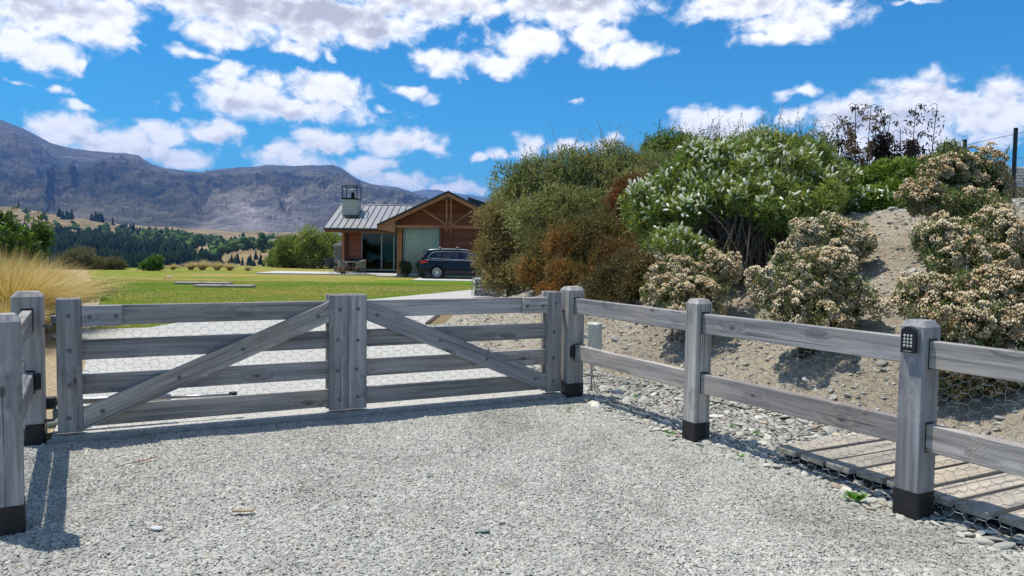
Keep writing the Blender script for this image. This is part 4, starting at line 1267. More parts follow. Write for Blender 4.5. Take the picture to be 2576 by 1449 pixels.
while z < 4.45:
    dx0 = (PKZ-0.2-z)/SL; dx1 = max(0.05, (PKZ-0.2-z-BP)/SL)
    weatherboard(max(XL, PKX-dx0), min(XR, PKX+dx0), z, WY+0.19, BP*1.04, max(XL, PKX-dx1), min(XR, PKX+dx1))
    z += BP
hp('corner_post', MB().cbox((-6.45, WY-0.02, 1.42), (0.28, 0.30, 2.84), 0.01), 'beam')
hp('jamb_board', MB().cbox((-4.125, WY+0.13, 1.45), (0.14, 0.10, 2.62), 0.006), 'cedar')
hp('batten', MB().cbox((-3.57, WY+0.14, 1.45), (0.16, 0.08, 2.62), 0.006), 'cedar')
# window with curtain
win = hp('window', MB().box((-5.235, WY+0.10, 2.755), (2.07, 0.09, 0.07)).box((-5.235, WY+0.10, 0.215), (2.07, 0.09, 0.07)).box((-6.235, WY+0.10, 1.485), (0.06, 0.09, 2.47)).box((-4.235, WY+0.10, 1.485), (0.06, 0.09, 2.47)), 'alu')
hp('pane', MB().box((-5.235, WY+0.09, 1.485), (1.94, 0.010, 2.47)), 'glass', win)
xs = np.linspace(-6.2, -4.27, 220); ph = np.cumsum(rng.uniform(0.6, 1.4, 220))*0.45
cv = []
for zz in (0.25, 1.0, 1.8, 2.74):
    cv.append(np.stack([xs, WY+0.168+0.034*np.sin(ph)*(0.85+0.15*zz/2.7), np.full(220, zz)], 1))
cv = np.concatenate(cv); fq = np.array([(r*220+i, r*220+i+1, (r+1)*220+i+1, (r+1)*220+i) for r in range(3) for i in range(219)])
o = link('curtain', arr_mesh('curtain', cv, fq, M['curtain'], smooth=True), house, HM)
# truss in the gable
TY = 41.22
hp('tie_beam', MB().cbox((-3.63, TY+0.02, 2.86), (6.3, 0.14, 0.15), 0.008), 'beam')
for x in (-3.715, -3.465):
    hp('king_post', MB().cbox((x, TY-0.07, 3.60), (0.075, 0.05, 2.02), 0.005), 'beam')
def bar(name, a, b_, w_, y, th, m='beam'):
    a = Vector((a[0], 0, a[1])); b_ = Vector((b_[0], 0, b_[1])); d = b_-a; an = math.atan2(d.z, d.x)
    mid = (a+b_)/2
    return MB().cbox((0,0,0), (d.length, th, w_), 0.005).build(name, M[m], house, M=HM @ Matrix.Translation((mid.x, y, mid.z)) @ Matrix.Rotation(-an, 4, 'Y'))
bar('strut', (-5.06, 3.83), (-3.76, 3.00), 0.075, TY, 0.06)
bar('strut', (-2.20, 3.83), (-3.42, 3.00), 0.075, TY, 0.06)
bar('strut', (-4.17, 2.80), (-3.56, 3.10), 0.10, TY-0.12, 0.05)
bar('strut', (-2.99, 2.80), (-3.60, 3.10), 0.10, TY-0.175, 0.05)
hp('bracket', MB().cbox((-3.60, TY-0.11, 4.50), (0.20, 0.10, 0.26), 0.01), 'dark_trim')
hp('bracket', MB().cbox((-6.62, TY-0.05, 3.08), (0.16, 0.12, 0.26), 0.01), 'dark_trim')
# gable roof
for sg in (-1, 1):
    ex = PKX + sg*3.95; ez = slope_z(ex)
    poly = [(PKX, PKZ+0.02), (ex, ez+0.02), (ex, ez-0.09), (PKX, PKZ-0.09)]
    if sg > 0: poly = poly[::-1]
    rf = hp('roof', MB().prism(poly, 40.95, 51.5), 'dark_trim')
    poly = [(PKX, PKZ-0.095), (ex, ez-0.095), (ex, ez-0.30), (PKX, PKZ-0.30)]
    if sg > 0: poly = poly[::-1]
    hp('barge_board', MB().prism(poly, 41.0, 41.06), 'beam')
    poly = [(PKX, PKZ-0.10), (ex, ez-0.10), (ex, ez-0.14), (PKX, PKZ-0.14)]
    if sg > 0: poly = poly[::-1]
    hp('soffit', MB().prism(poly, 41.065, 42.2), 'soffit')
    xe = PKX + sg*2.97
    poly = [(ex+sg*-0.03, ez-0.28), (xe, ez-0.42), (xe, slope_z(xe)-0.17), (ex+sg*-0.03, ez-0.15)]
    if sg > 0: poly = poly[::-1]
    hp('boxed_eave', MB().prism(poly, 41.07, 50.5), 'soffit')
hp('skylight', MB().add([(-2.75,44.6,4.35),(-1.2,44.6,3.75),(-1.2,46.4,3.75),(-2.75,46.4,4.35),(-2.75,44.6,4.80),(-1.2,44.6,4.32),(-1.2,46.4,4.32),(-2.75,46.4,4.80)], [(0,3,2,1),(4,5,6,7),(0,1,5,4),(1,2,6,5),(2,3,7,6),(3,0,4,7)]), 'dark_trim')
# low wing
WG = 46.5
hp('wall', MB().box((-10.17, WG+0.13, 1.5), (1.22, 0.12, 2.6)), 'cedar')
hp('wall', MB().box((-10.70, 49.2, 1.6), (0.12, 5.2, 2.9)), 'cedar')
hp('lintel', MB().box((-8.1, WG+0.10, 2.72), (2.95, 0.16, 0.24)), 'cedar')
hp('room', MB().box((-8.2, 51.6, 1.4), (5.0, 0.1, 2.8)).box((-8.2, 49.2, 0.15), (5.0, 4.7, 0.06)).box((-8.2, 49.2, 2.78), (4.9, 4.7, 0.05)), 'dark_room')
z = 0.24
while z < 2.62:
    weatherboard(-10.62, -9.62, z, WG+0.07); z += BP
hp('corner_post', MB().cbox((-10.71, WG, 1.45), (0.15, 0.2, 2.6), 0.008), 'beam')
hp('jamb_board', MB().cbox((-9.615, WG+0.02, 1.45), (0.09, 0.12, 2.6), 0.006), 'cedar')
hp('downpipe', MB().tube([(-10.45, 45.45, 2.68), (-10.45, WG-0.08, 2.45), (-10.45, WG-0.08, 0.16)], 0.045, 10), 'dark_trim', smooth=True)
hp('gutter', MB().cbox((-9.2, 45.27, 2.755), (4.95, 0.13, 0.13), 0.02), 'dark_trim')
hp('soffit', MB().box((-9.2, 45.9, 2.665), (4.8, 1.2, 0.03)), 'cedar')
hp('fascia', MB().box((-9.2, 45.40, 2.64), (4.8, 0.05, 0.12)), 'cedar')
door = hp('sliding_door', MB().box((-8.32, WG+0.05, 2.585), (2.5, 0.12, 0.06)).box((-8.32, WG+0.05, 0.235), (2.5, 0.14, 0.09)).box((-9.545, WG+0.05, 1.41), (0.05, 0.12, 2.3)).box((-8.30, WG+0.04, 1.41), (0.075, 0.10, 2.3)).box((-7.52, WG+0.06, 1.41), (0.075, 0.10, 2.3)).box((-7.09, WG+0.06, 1.41), (0.05, 0.10, 2.3)), 'alu')
for a, b_ in ((-9.52,-8.34),(-8.26,-7.56),(-7.48,-7.115)):
    hp('pane', MB().box(((a+b_)/2, WG+0.06, 1.41), (b_-a, 0.010, 2.28)), 'door_glass', door)
rw = (49.6-45.2); rh = 4.50-2.83; ra = math.atan2(rh, rw); rl = math.hypot(rw, rh)
roofw = bpy.data.objects.new('roof', None); COL.objects.link(roofw); roofw.parent = house; roofw.matrix_local = HM
pan = MB().box((0, rl/2, 0), (0.404, rl, 0.03)).mesh('roof_panel', M['roof'])
rib = MB().box((0, rl/2, 0.035), (0.035, rl+0.01, 0.05)).mesh('roof_rib', M['roof_rib'])
for k in range(18):
    x = -11.64+0.41*k+0.205
    Mx = Matrix.Translation((x, 45.2, 2.84)) @ Matrix.Rotation(ra, 4, 'X')
    link('roof_panel', pan, roofw, Mx)
    link('roof_rib', rib, roofw, Mx @ Matrix.Translation((-0.205, 0, 0)))
MB().add([(-11.62,49.62,4.50),(-4.2,49.62,4.50),(-4.2,53.9,2.85),(-11.62,53.9,2.85)], [(0,1,2,3)]).build('roof_slope', M['roof'], roofw)
MB().cbox((-7.95, 49.62, 4.535), (7.4, 0.22, 0.05), 0.01).build('ridge_cap', M['roof'], roofw)
hp('chimney_flashing', MB().box((-10.3, 47.0, 3.68), (0.95, 0.30, 0.05), Matrix.Identity(4)), 'dark_trim')
ch = hp('chimney', MB().cbox((-10.49, 47.85, 3.95), (0.97, 1.3, 1.54), 0.01), 'plaster')
cf = MB().box((-10.49, 47.85, 4.775), (1.01, 1.34, 0.11))
for (x, y) in ((-10.965,47.21),(-10.015,47.21),(-10.965,48.49),(-10.015,48.49)):
    cf.box((x, y, 5.20), (0.055, 0.055, 0.74))
cf.box((-10.49, 47.21, 5.59), (1.0, 0.055, 0.055)).box((-10.49, 48.49, 5.59), (1.0, 0.055, 0.055)).box((-10.965, 47.85, 5.59), (0.055, 1.225, 0.055)).box((-10.015, 47.85, 5.59), (0.055, 1.225, 0.055))
hp('frame', cf, 'steel_dark', ch)
hp('flue', MB().lathe([(0.13,4.83),(0.13,5.08),(0.10,5.10),(0.10,5.20)], 14, Matrix.Translation((-10.42, 47.85, 0))), 'steel_dark', ch, True)
hp('flue_cowl', MB().lathe([(0.10,5.20),(0.17,5.22),(0.17,5.25),(0.09,5.30),(0.15,5.34),(0.15,5.40),(0.02,5.42)], 14, Matrix.Translation((-10.42, 47.85, 0))), 'steel', ch, True)
fp = thing('fireplace', 'dark stacked stone outdoor fireplace with sloping cream cap', 'fireplace', place(-11.15, 47.2, 0))
r_ = np.random.default_rng(3); z = 0.0
while z < 1.72:
    h_ = r_.uniform(0.07, 0.14); x = -0.26
    while x < 0.30:
        w_ = min(r_.uniform(0.12, 0.3), 0.32-x)
        MB().cbox((x+w_/2, r_.uniform(-0.02, 0.02), z+h_/2), (w_-0.01, 0.9, h_-0.008), 0.012).build('stone', M['wall_stone'], fp)
        x += w_
    z += h_
MB().prism([(-0.30,1.74),(0.36,1.74),(0.36,2.14),(-0.28,1.82)], -0.48, 0.48).build('cap', M['plaster'], fp)

# ================================================================== GARDEN FURNITURE
PZ = 0.095
def grid_mesh(fn, nu, nv):
    V = [fn(i/(nu-1), j/(nv-1)) for j in range(nv) for i in range(nu)]
    F = [(j*nu+i, j*nu+i+1, (j+1)*nu+i+1, (j+1)*nu+i) for j in range(nv-1) for i in range(nu-1)]
    return V, F
def solid(o, th):
    md = o.modifiers.new('thickness', 'SOLIDIFY'); md.thickness = th; md.offset = 0
    return o
def wing_chair(label, x, y, az, z=PZ):
    t = thing('garden_chair', label, 'chair', place(x, y, z, az), 'black wing chairs on the patio')
    def back(u, v):
        a = u*2-1
        return (a*(0.30+0.10*v), 0.27 - 0.20*abs(a)**2.2 + 0.10*v, 0.40+0.50*v*(0.94+0.10*abs(a)**2.5) - 0.10*(1-v)*0)
    V, F = grid_mesh(back, 13, 8)
    solid(MB().add(V, F).build('backrest', M['wicker_black'], t, True), 0.02)
    def seat(u, v):
        a = u*2-1
        return (a*(0.33-0.03*v), -0.28+0.56*v, 0.43-0.04*v+0.05*abs(a)**3)
    V, F = grid_mesh(seat, 9, 7)
    solid(MB().add(V, F).build('seat', M['wicker_black'], t, True), 0.025)
    for s in (-1, 1):
        V, F = grid_mesh(lambda u, v: (s*(0.33+0.05*v+0.03*u), -0.22+0.46*u, 0.43+(0.10+0.13*u)*v), 7, 4)
        solid(MB().add(V, F).build('armrest', M['wicker_black'], t, True), 0.018)
        for q in (-0.2, 0.22):
            MB().tube([(s*0.26, q, 0.42), (s*0.31, q*1.25, 0)], 0.011, 6).build('leg', M['steel_dark'], t)
    return t
wing_chair('black wing chair standing alone at the edge of the patio', -10.95, 44.2, R(150))
wing_chair('black wing chair by the cedar wall behind the table', -9.75, 45.6, R(10))
def tub_chair(label, x, y, az, z=PZ):
    t = thing('garden_chair', label, 'chair', place(x, y, z, az), 'grey wicker tub chairs at the table')
    def band(u, v):
        a = (u-0.5)*R(230); k = math.cos(a*0.78)
        top = 0.60+0.22*max(0, k)**1.2
        r0 = 0.27+0.05*v
        return (r0*math.sin(a)*1.08, r0*math.cos(a)*1.02, 0.36+(top-0.36)*v)
    V, F = grid_mesh(band, 21, 6)
    solid(MB().add(V, F).build('backrest', M['wicker_grey'], t, True), 0.03)
    MB().lathe([(0.20,0.35),(0.275,0.37),(0.28,0.41),(0.26,0.43),(0.01,0.435)], 18).build('seat', M['wicker_grey'], t, True)
    for s in (-1, 1):
        for q in (-0.17, 0.19):
            MB().tube([(s*0.20, q, 0.38), (s*0.24, q*1.2, 0)], [0.02,0.013], 6).build('leg', M['wicker_grey'], t)
    return t
tub_chair('grey wicker tub chair nearest the lawn, right of the table', -8.95, 43.25, R(-95))
tub_chair('grey wicker tub chair tucked behind the table', -9.15, 44.15, R(-40))
tub_chair('grey wicker tub chair left of the table', -10.1, 43.75, R(80))
tb = thing('garden_table', 'round grey garden table between the wicker chairs', 'table', place(-9.62, 43.55, PZ))
MB().lathe([(0.40,0.665),(0.43,0.675),(0.43,0.70),(0.42,0.705),(0.01,0.705)], 24).build('table_top', M['wicker_grey'], tb, False)
for k in range(4):
    a = R(45+90*k)
    MB().tube([(0.26*math.cos(a), 0.26*math.sin(a), 0.67), (0.20*math.cos(a), 0.20*math.sin(a), 0.35), (0.34*math.cos(a), 0.34*math.sin(a), 0)], 0.018, 6).build('leg', M['wicker_grey'], tb)
lb = thing('firewood_box', 'orange timber firewood box beside the stone fireplace', 'box', place(-10.72, 45.3, PZ))
for k in range(5):
    MB().cbox((0, 0, 0.045+0.088*k), (0.22, 0.32, 0.08), 0.006).build('board', M['orange_wood'], lb)
bg_ = thing('bag', 'black canvas bag slumped on the patio edge by the table', 'bag', place(-9.93, 43.0, 0.03))
V = stone_shape(55, IV2, 0.35)*np.array([0.16,0.13,0.12])+np.array([0,0,0.11])
link('body', arr_mesh('body', V, IF2, M['fur'], smooth=True), bg_)
MB().tube([(-0.06,0,0.2),(-0.03,0,0.29),(0.04,0,0.28),(0.07,0,0.19)], 0.010, 6).build('handle', M['fur'], bg_, True)

# ================================================================== PARKED CAR
car = thing('parked_car', 'dark navy station wagon with silver roof bars parked beside the house', 'car', place(-4.96, 39.62, 0.045))
CW = 0.90; CLEN = 4.78; RWX, FWX, WR, AR = 0.975, 3.73, 0.335, 0.385
def belt(x): return 0.99 + 0.045*np.clip(1-(x/4.0), 0, 1)**1.0 - 0.06*np.clip((x-3.2)/1.6, 0, 1)**1.5
def halfw(x):  # plan shape
    return CW*(1 - 0.16*np.clip((0.55-x)/0.55, 0, 1)**2.2 - 0.20*np.clip((x-4.05)/0.75, 0, 1)**2)
def side_y(x, z):
    zz = np.clip((z-0.20)/(belt(x)-0.20), 0, 1)
    return halfw(x)*(0.955 + 0.055*np.sin(np.pi*np.clip(zz*1.02, 0, 1))**0.8 - 0.035*zz**3) + 0.012*np.exp(-((z-belt(x)*0.80)/0.05)**2)
def rear_x(z):   # the tail leans: bumper sticks out
    return 0.02 + 0.05*np.clip((z-0.55)/0.12, 0, 1) + 0.06*np.clip((z-0.75)/0.3, 0, 1) + 0.05*np.clip((0.42-z)/0.2, 0, 1)
nx, nz = 150, 30
sx_ = np.linspace(0, 1, nx); sz_ = np.linspace(0, 1, nz)
def body_side(sg):
    V = np.zeros((nz, nx, 3))
    for j, tz in enumerate(sz_):
        for i, tx in enumerate(sx_):
            x = tx*CLEN; zb = 0.22 + 0.10*max(0, (0.5-x)/0.5) + 0.06*max(0, (x-4.3)/0.5); zt = belt(x)
            if x > 3.35: zt = min(zt, 0.97 - 0.16*((x-3.35)/1.43)**1.6)
            z = zb+(zt-zb)*tz
            xx = max(x, rear_x(z)) if x < 0.6 else x
            xx = rear_x(z)+(x)*(0.6-rear_x(z))/0.6 if x < 0.6 else xx
            flare = 0.022*max(math.exp(-((math.hypot(xx-w_, z-0.335)-AR)/0.05)**2) for w_ in (RWX, FWX))
            V[j, i] = (xx, sg*(side_y(x, z)+flare), z)
    F = []
    for j in range(nz-1):
        for i in range(nx-1):
            c = V[j:j+2, i:i+2].mean((0, 1))
            if min(math.hypot(c[0]-w_, c[2]-0.335) for w_ in (RWX, FWX)) < AR: continue
            q = (j*nx+i, j*nx+i+1, (j+1)*nx+i+1, (j+1)*nx+i)
            F.append(q if sg < 0 else q[::-1])
    Vf = V.reshape(-1, 3)
    for w_ in (RWX, FWX):      # clean arch edge
        d = np.hypot(Vf[:, 0]-w_, Vf[:, 2]-0.335); m_ = (d < AR+0.02) & (d > AR-0.04)
        k = AR/d[m_]; Vf[m_, 0] = w_+(Vf[m_, 0]-w_)*k; Vf[m_, 2] = 0.335+(Vf[m_, 2]-0.335)*k
    return Vf, F, V
mb = MB(); rows = {}
for sg in (-1, 1):
    Vf, F, V = body_side(sg)
    mb.add(Vf, F); rows[sg] = V
# tail, nose, bonnet deck and floor skins joining the sides
nl = 9
def skin(Lp, Rp, bulge, flip):
    V = []; n_ = len(Lp)
    for j in range(n_):
        for k in range(nl):
            t = k/(nl-1); p = Lp[j]*(1-t)+Rp[j]*t
            V.append(p + bulge*4*t*(1-t))
    F = [(j*nl+k, j*nl+k+1, (j+1)*nl+k+1, (j+1)*nl+k) for j in range(n_-1) for k in range(nl-1)]
    mb.add(V, [f[::-1] if flip else f for f in F])
skin(rows[-1][:, 0], rows[1][:, 0], np.array([-0.09,0,0]), True)
skin(rows[-1][:, -1], rows[1][:, -1], np.array([0.16,0,0]), False)
i0 = int(3.15/CLEN*nx)
skin(rows[-1][-1, i0:], rows[1][-1, i0:], np.array([0,0,0.06]), False)
skin(rows[-1][0], rows[1][0], np.array([0,0,0.0]), True)
skin(rows[-1][-1, :6], rows[1][-1, :6], np.array([0,0,0.0]), False)
mb.build('body', M['paint'], car, True)
# greenhouse: outline in x,z and windows
def gy(x, z):   # half width of the upper body
    return halfw(np.clip(x, 0.3, 4.0))*0.945 - np.clip(z-1.0, 0, 1)*0.36
OUT = [(0.14,1.035),(0.30,1.26),(0.50,1.455),(0.80,1.49),(1.5,1.515),(2.2,1.505),(2.65,1.455),(3.05,1.30),(3.42,1.10),(3.60,0.985),(0.14,1.0)]
WINS = {'tint': [[(0.50,1.13),(0.60,1.10),(1.10,1.075),(1.24,1.42),(0.98,1.415),(0.72,1.37)], [(1.23,1.075),(1.40,1.068),(1.40,1.425),(1.33,1.425)]],
        'clear': [[(1.45,1.066),(2.10,1.045),(2.10,1.43),(1.45,1.425)], [(2.24,1.04),(3.20,1.02),(3.05,1.16),(2.80,1.31),(2.60,1.395),(2.42,1.425),(2.24,1.43)]]}
stp = 0.0275
gxs = np.arange(0.10, 3.66, stp); gzs = np.arange(0.96, 1.53, stp)
CX, CZ = np.meshgrid(gxs+stp/2, gzs+stp/2); CC = np.stack([CX, CZ], -1)
inside = in_poly(CC, OUT); wmask = np.zeros_like(inside)
for L_ in WINS.values():
    for p in L_: wmask |= in_poly(CC, p)
panel = MB()
for sg in (-1, 1):
    for j in range(len(gzs)):
        for i in range(len(gxs)):
            if inside[j, i] and not wmask[j, i]:
                q = [(x_, sg*float(gy(x_, z_)), z_) for x_, z_ in ((gxs[i], gzs[j]), (gxs[i]+stp, gzs[j]), (gxs[i]+stp, gzs[j]+stp), (gxs[i], gzs[j]+stp))]
                panel.add(q, [(0,1,2,3) if sg < 0 else (3,2,1,0)])
panel.build('pillars', M['paint'], car)
# roof and sloping glass
def roof_z(x): return float(np.interp(x, [0.16,0.50,0.80,1.5,2.2,2.65], [1.485,1.487,1.515,1.545,1.535,1.475]))
rxs = np.linspace(0.22, 2.66, 24); V = []
for x in rxs:
    for k in range(9):
        t = k/8*2-1; hwd = float(gy(x, 1.47))+0.012
        V.append((x, t*hwd, roof_z(x)-0.055*abs(t)**3.0))
F = [(i*9+k, (i+1)*9+k, (i+1)*9+k+1, i*9+k+1) for i in range(23) for k in range(8)]
solid(MB().add(V, F).build('roof', M['paint'], car, True), 0.03)
def slant(name, x0, z0, x1, z1, m):
    V = []
    for (x, z) in ((x0, z0), (x1, z1)):
        for k in range(7):
            t = k/6*2-1
            V.append((x-0.05*(1 if x0 < 1 else -1)*(1-t*t), t*(float(gy(x, z))-0.01), z))
    F = [(k, k+1, 7+k+1, 7+k) for k in range(6)]
    return MB().add(V, F).build(name, M[m], car, True)
slant('window', 0.16, 1.05, 0.44, 1.45, 'car_glass_dark')
slant('windscreen', 3.58, 0.99, 2.66, 1.45, 'car_glass')
for kind, L_ in WINS.items():
    for p in L_:
        for sg in (-1, 1):
            w_o = MB().add([(x, sg*(float(gy(x, z))-0.014), z) for x, z in p], [tuple(range(len(p))) if sg < 0 else tuple(reversed(range(len(p))))]).build('window', M['car_glass_dark' if kind == 'tint' else 'car_glass'], car)
for sg in (-1, 1):
    tr = [(x, sg*(float(gy(x, z))+0.006), z) for x, z in [(3.30,1.005),(2.24,1.025),(1.45,1.048),(0.62,1.085),(0.47,1.12),(0.50,1.17),(0.72,1.395),(0.98,1.435),(1.5,1.447),(2.25,1.447),(2.62,1.41),(2.95,1.27),(3.28,1.06)]]
    MB().tube(tr, 0.013, 5).build('window_trim', M['chrome'], car, True)
    rr_ = [(x, sg*(float(gy(x, 1.47))-0.05), roof_z(x)+0.03-0.03) for x in np.linspace(0.55, 2.5, 9)]
    MB().tube([(rr_[0][0]-0.1, rr_[0][1], rr_[0][2]-0.01)]+[(p[0], p[1], p[2]+0.035) for p in rr_]+[(rr_[-1][0]+0.1, rr_[-1][1], rr_[-1][2]-0.01)], 0.017, 6).build('roof_rail', M['alloy'], car, True)
    MB().tube([(x, sg*(float(side_y(x, 0.95))+0.004), float(belt(x))-0.035) for x in np.linspace(0.25, 3.3, 12)], 0.010, 5).build('side_moulding', M['chrome'], car, True)
    # lights
    V, F = grid_mesh(lambda u, v: (0.09+0.40*u, sg*(float(side_y(0.09+0.40*u, 0.9))+0.012), 0.80+0.17*v*(1-0.45*u)+0.055*u), 8, 5)
    MB().add(V, F).build('tail_light', M['red_lens'], car, True)
    V, F = grid_mesh(lambda u, v: (4.25+0.42*u, sg*(float(side_y(4.25+0.42*u, 0.7))+0.008), 0.62+0.15*v), 8, 4)
    MB().add(V, F).build('headlight', M['clear_lens'], car, True)
    for hx in (1.30, 2.42):
        MB().cbox((hx+0.06, sg*(float(side_y(hx, 0.88))+0.012), 0.885), (0.19, 0.03, 0.032), 0.008).build('door_handle', M['paint'], car)
    for dx_ in (1.24, 2.20, 3.22):
        MB().box((dx_, sg*(float(side_y(dx_, 0.6))+0.0015), 0.66), (0.008, 0.004, 0.60)).build('door_gap', M['tyre'], car)
    MB().cbox((2.35, sg*(float(side_y(2.35, 0.3))-0.004), 0.235), (2.1, 0.05, 0.09), 0.015).build('side_skirt', M['paint'], car)
    MB().cbox((3.12, sg*1.0, 1.06), (0.13, 0.20, 0.13), 0.03).build('wing_mirror', M['paint'], car)
for x in (1.10, 2.02):
    cbm = MB().cbox((x, 0, roof_z(x)+0.135), (0.085, 1.34, 0.028), 0.010)
    cbm.build('roof_bar', M['alloy'], car)
    for sg in (-1, 1):
        MB().cbox((x-0.03, sg*0.585, roof_z(x)+0.07), (0.10, 0.07, 0.12), 0.012).build('bar_foot', M['black_plastic'], car)
MB().cbox((0.30, 0, 1.50), (0.24, 1.1, 0.035), 0.012).build('spoiler', M['paint'], car)
for (x, y) in ((2.65,-0.38),(2.65,0.38)):
    s_ = MB().cbox((x-0.22, y, 1.0), (0.14, 0.48, 0.62), 0.05, Matrix.Identity(4)).cbox((x-0.26, y, 1.34), (0.10, 0.24, 0.16), 0.04)
    s_.build('seat', M['seat'], car)
MB().cbox((1.55, 0, 0.98), (0.16, 1.30, 0.55), 0.05).build('seat', M['seat'], car)
MB().box((1.9, 0, 0.62), (3.0, 1.60, 0.06)).build('cabin_floor', M['seat'], car)
MB().cbox((0.06, 0, 0.42), (0.10, 1.0, 0.10), 0.02).build('bumper_insert', M['tyre'], car)
tyre = MB().lathe([(0.225,-0.10),(0.31,-0.105),(0.333,-0.075),(0.335,0.075),(0.31,0.105),(0.225,0.10)], 36, None, False).mesh('tyre', M['tyre'], True)
rimm = MB().lathe([(0.215,-0.085),(0.232,-0.095),(0.232,0.095),(0.205,0.09),(0.20,-0.04)], 36, None, False)
rimm = rimm.mesh('rim', M['alloy'], True)
spk = MB()
for k in range(10):
    Mx = Matrix.Rotation(2*math.pi*k/10, 4, 'Z')
    spk.add([(-0.016,0.03,0.070),(0.016,0.03,0.070),(0.013,0.215,0.088),(-0.013,0.215,0.088),(-0.016,0.03,0.03),(0.016,0.03,0.03),(0.013,0.215,0.05),(-0.013,0.215,0.05)], [(0,1,2,3),(4,7,6,5),(0,4,5,1),(1,5,6,2),(2,6,7,3),(3,7,4,0)], Mx)
spk.lathe([(0.055,0.02),(0.055,0.075),(0.045,0.082),(0.01,0.084)], 14)
spk = spk.mesh('spokes', M['alloy'])
hubd = MB().lathe([(0.20,-0.06),(0.20,-0.02),(0.01,-0.02)], 24).mesh('brake_disc', M['tyre'])
for x in (RWX, FWX):
    for sg in (-1, 1):
        wv_ = bpy.data.objects.new('wheel', None); COL.objects.link(wv_); wv_.parent = car
        wv_.matrix_local = Matrix.Translation((x, sg*0.785, 0.335)) @ Matrix.Rotation(sg*-math.pi/2, 4, 'X')
        for nm, me in (('tyre', tyre), ('rim', rimm), ('spokes', spk), ('brake_disc', hubd)):
            link(nm, me, wv_)
        MB().lathe([(AR-0.006,-0.14),(AR-0.006,0.135)], 30, Matrix.Translation((x, sg*0.735, 0.335)) @ Matrix.Rotation(sg*-math.pi/2, 4, 'X'), False).build('wheel_arch', M['tyre'], car, True)

# ================================================================== LAWN THINGS
for i, (pa, lab) in enumerate((((512, 716), 'brown access lid on the lawn, farther of the pair'), ((566, 723.5), 'brown access lid on the lawn, nearer of the pair'))):
    p = gp(*pa)
    t = thing('access_lid', lab, 'lid', place(p[0], p[1], 0.016, R(4)), 'access lids in the lawn')
    for k in (-1, 1):
        MB().cbox((k*0.56, k*0.03, 0.045), (1.08, 0.62, 0.09), 0.015).build('cover_plate', M['cover'], t)
    MB().cbox((0, 0, 0.095), (0.22, 0.08, 0.03), 0.008).build('handle', M['cover'], t)
p = gp(420, 701)
rt_ = thing('toy', 'small red toy lying on the lawn', 'toy', place(p[0], p[1], 0.016, 0.3))
MB().cbox((0,0,0.03), (0.34,0.12,0.05), 0.02).build('body', M['red_toy'], rt_)
MB().cbox((0.08,0.05,0.07), (0.18,0.05,0.06), 0.02).build('fin', M['clear_lens'], rt_)

# ================================================================== PLANTS
def ellip(L_):
    C = []; Rr = []
    for (px, py, rx, ry, d) in L_:
        C.append(at(px, py, d)); k = d/FPX
        Rr.append((rx*k, 0.5*(rx+ry)*k*0.95, ry*k))
    return np.array(C), np.array(Rr)
def sample(E, n, r, lo=0.80, hi=1.04, cull=0.80, bump=0.16, seed=0, bottom=-1.0):
    """points in the outer shell of a cluster of ellipsoids, with outward directions"""
    C, Rr = E
    wt = (Rr[:,0]*Rr[:,2]+Rr[:,0]*Rr[:,1]+Rr[:,1]*Rr[:,2]); wt = wt/wt.sum()
    out_p = []; out_n = []; got = 0
    while got < n:
        m_ = int((n-got)*1.9)+50
        k = r.choice(len(C), m_, p=wt)
        d = rdirs(m_, r)
        d = d[d[:,2] > bottom] if bottom > -1 else d
        k = k[:len(d)]
        f = r.uniform(lo, hi, len(d))
        q = d*Rr[k]
        w0 = C[k]+q
        far_ = np.where(r.random(len(d)) < 0.10, r.uniform(1.0, 1.16, len(d)), 1.0)
        p = C[k] + q*(f*far_*(1+0.75*bump*vnoise(w0, seed, 2.6, 3)+0.75*bump*vnoise(w0, seed+99, 8.5, 3)))[:,None]
        keep = np.ones(len(p), bool)
        for i in range(len(C)):
            dd = np.linalg.norm((p-C[i])/Rr[i], axis=1)
            keep &= ~((dd < cull*f) & (k != i))
        p = p[keep]; nn = unit((d/Rr[k]))[keep]
        out_p.append(p); out_n.append(nn); got += len(p)
    return np.concatenate(out_p)[:n], np.concatenate(out_n)[:n]
def subclump(E, m, rr, r, seed, flat=0.85):
    """small tufts standing proud of a cluster of ellipsoids"""
    P_, N_ = sample(E, m, r, 0.60, 0.86, 0.72, 0.16, seed)
    ra = r.uniform(rr[0], rr[1], m)
    R3 = np.stack([ra*r.uniform(.8,1.2,m), ra*r.uniform(.8,1.2,m), ra*r.uniform(.75,1.25,m)*flat], 1)
    return P_-N_*(ra*0.25)[:,None], R3
def pal(cols, n, r, p=None, jit=0.18, pts=None, seed=0, f=1.6):
    cols = np.array(cols)
    if pts is not None:    # neighbouring sprigs share a colour
        t = (vnoise(pts, seed, f, 3)*0.5+0.5 + r.normal(0, 0.16, n))
        k = np.clip((t*len(cols)).astype(int), 0, len(cols)-1)
    else:
        k = r.choice(len(cols), n, p=p)
    return cols[k]*(1+r.normal(0, jit, (n,1)))*(1+r.normal(0, 0.05, (n,3)))
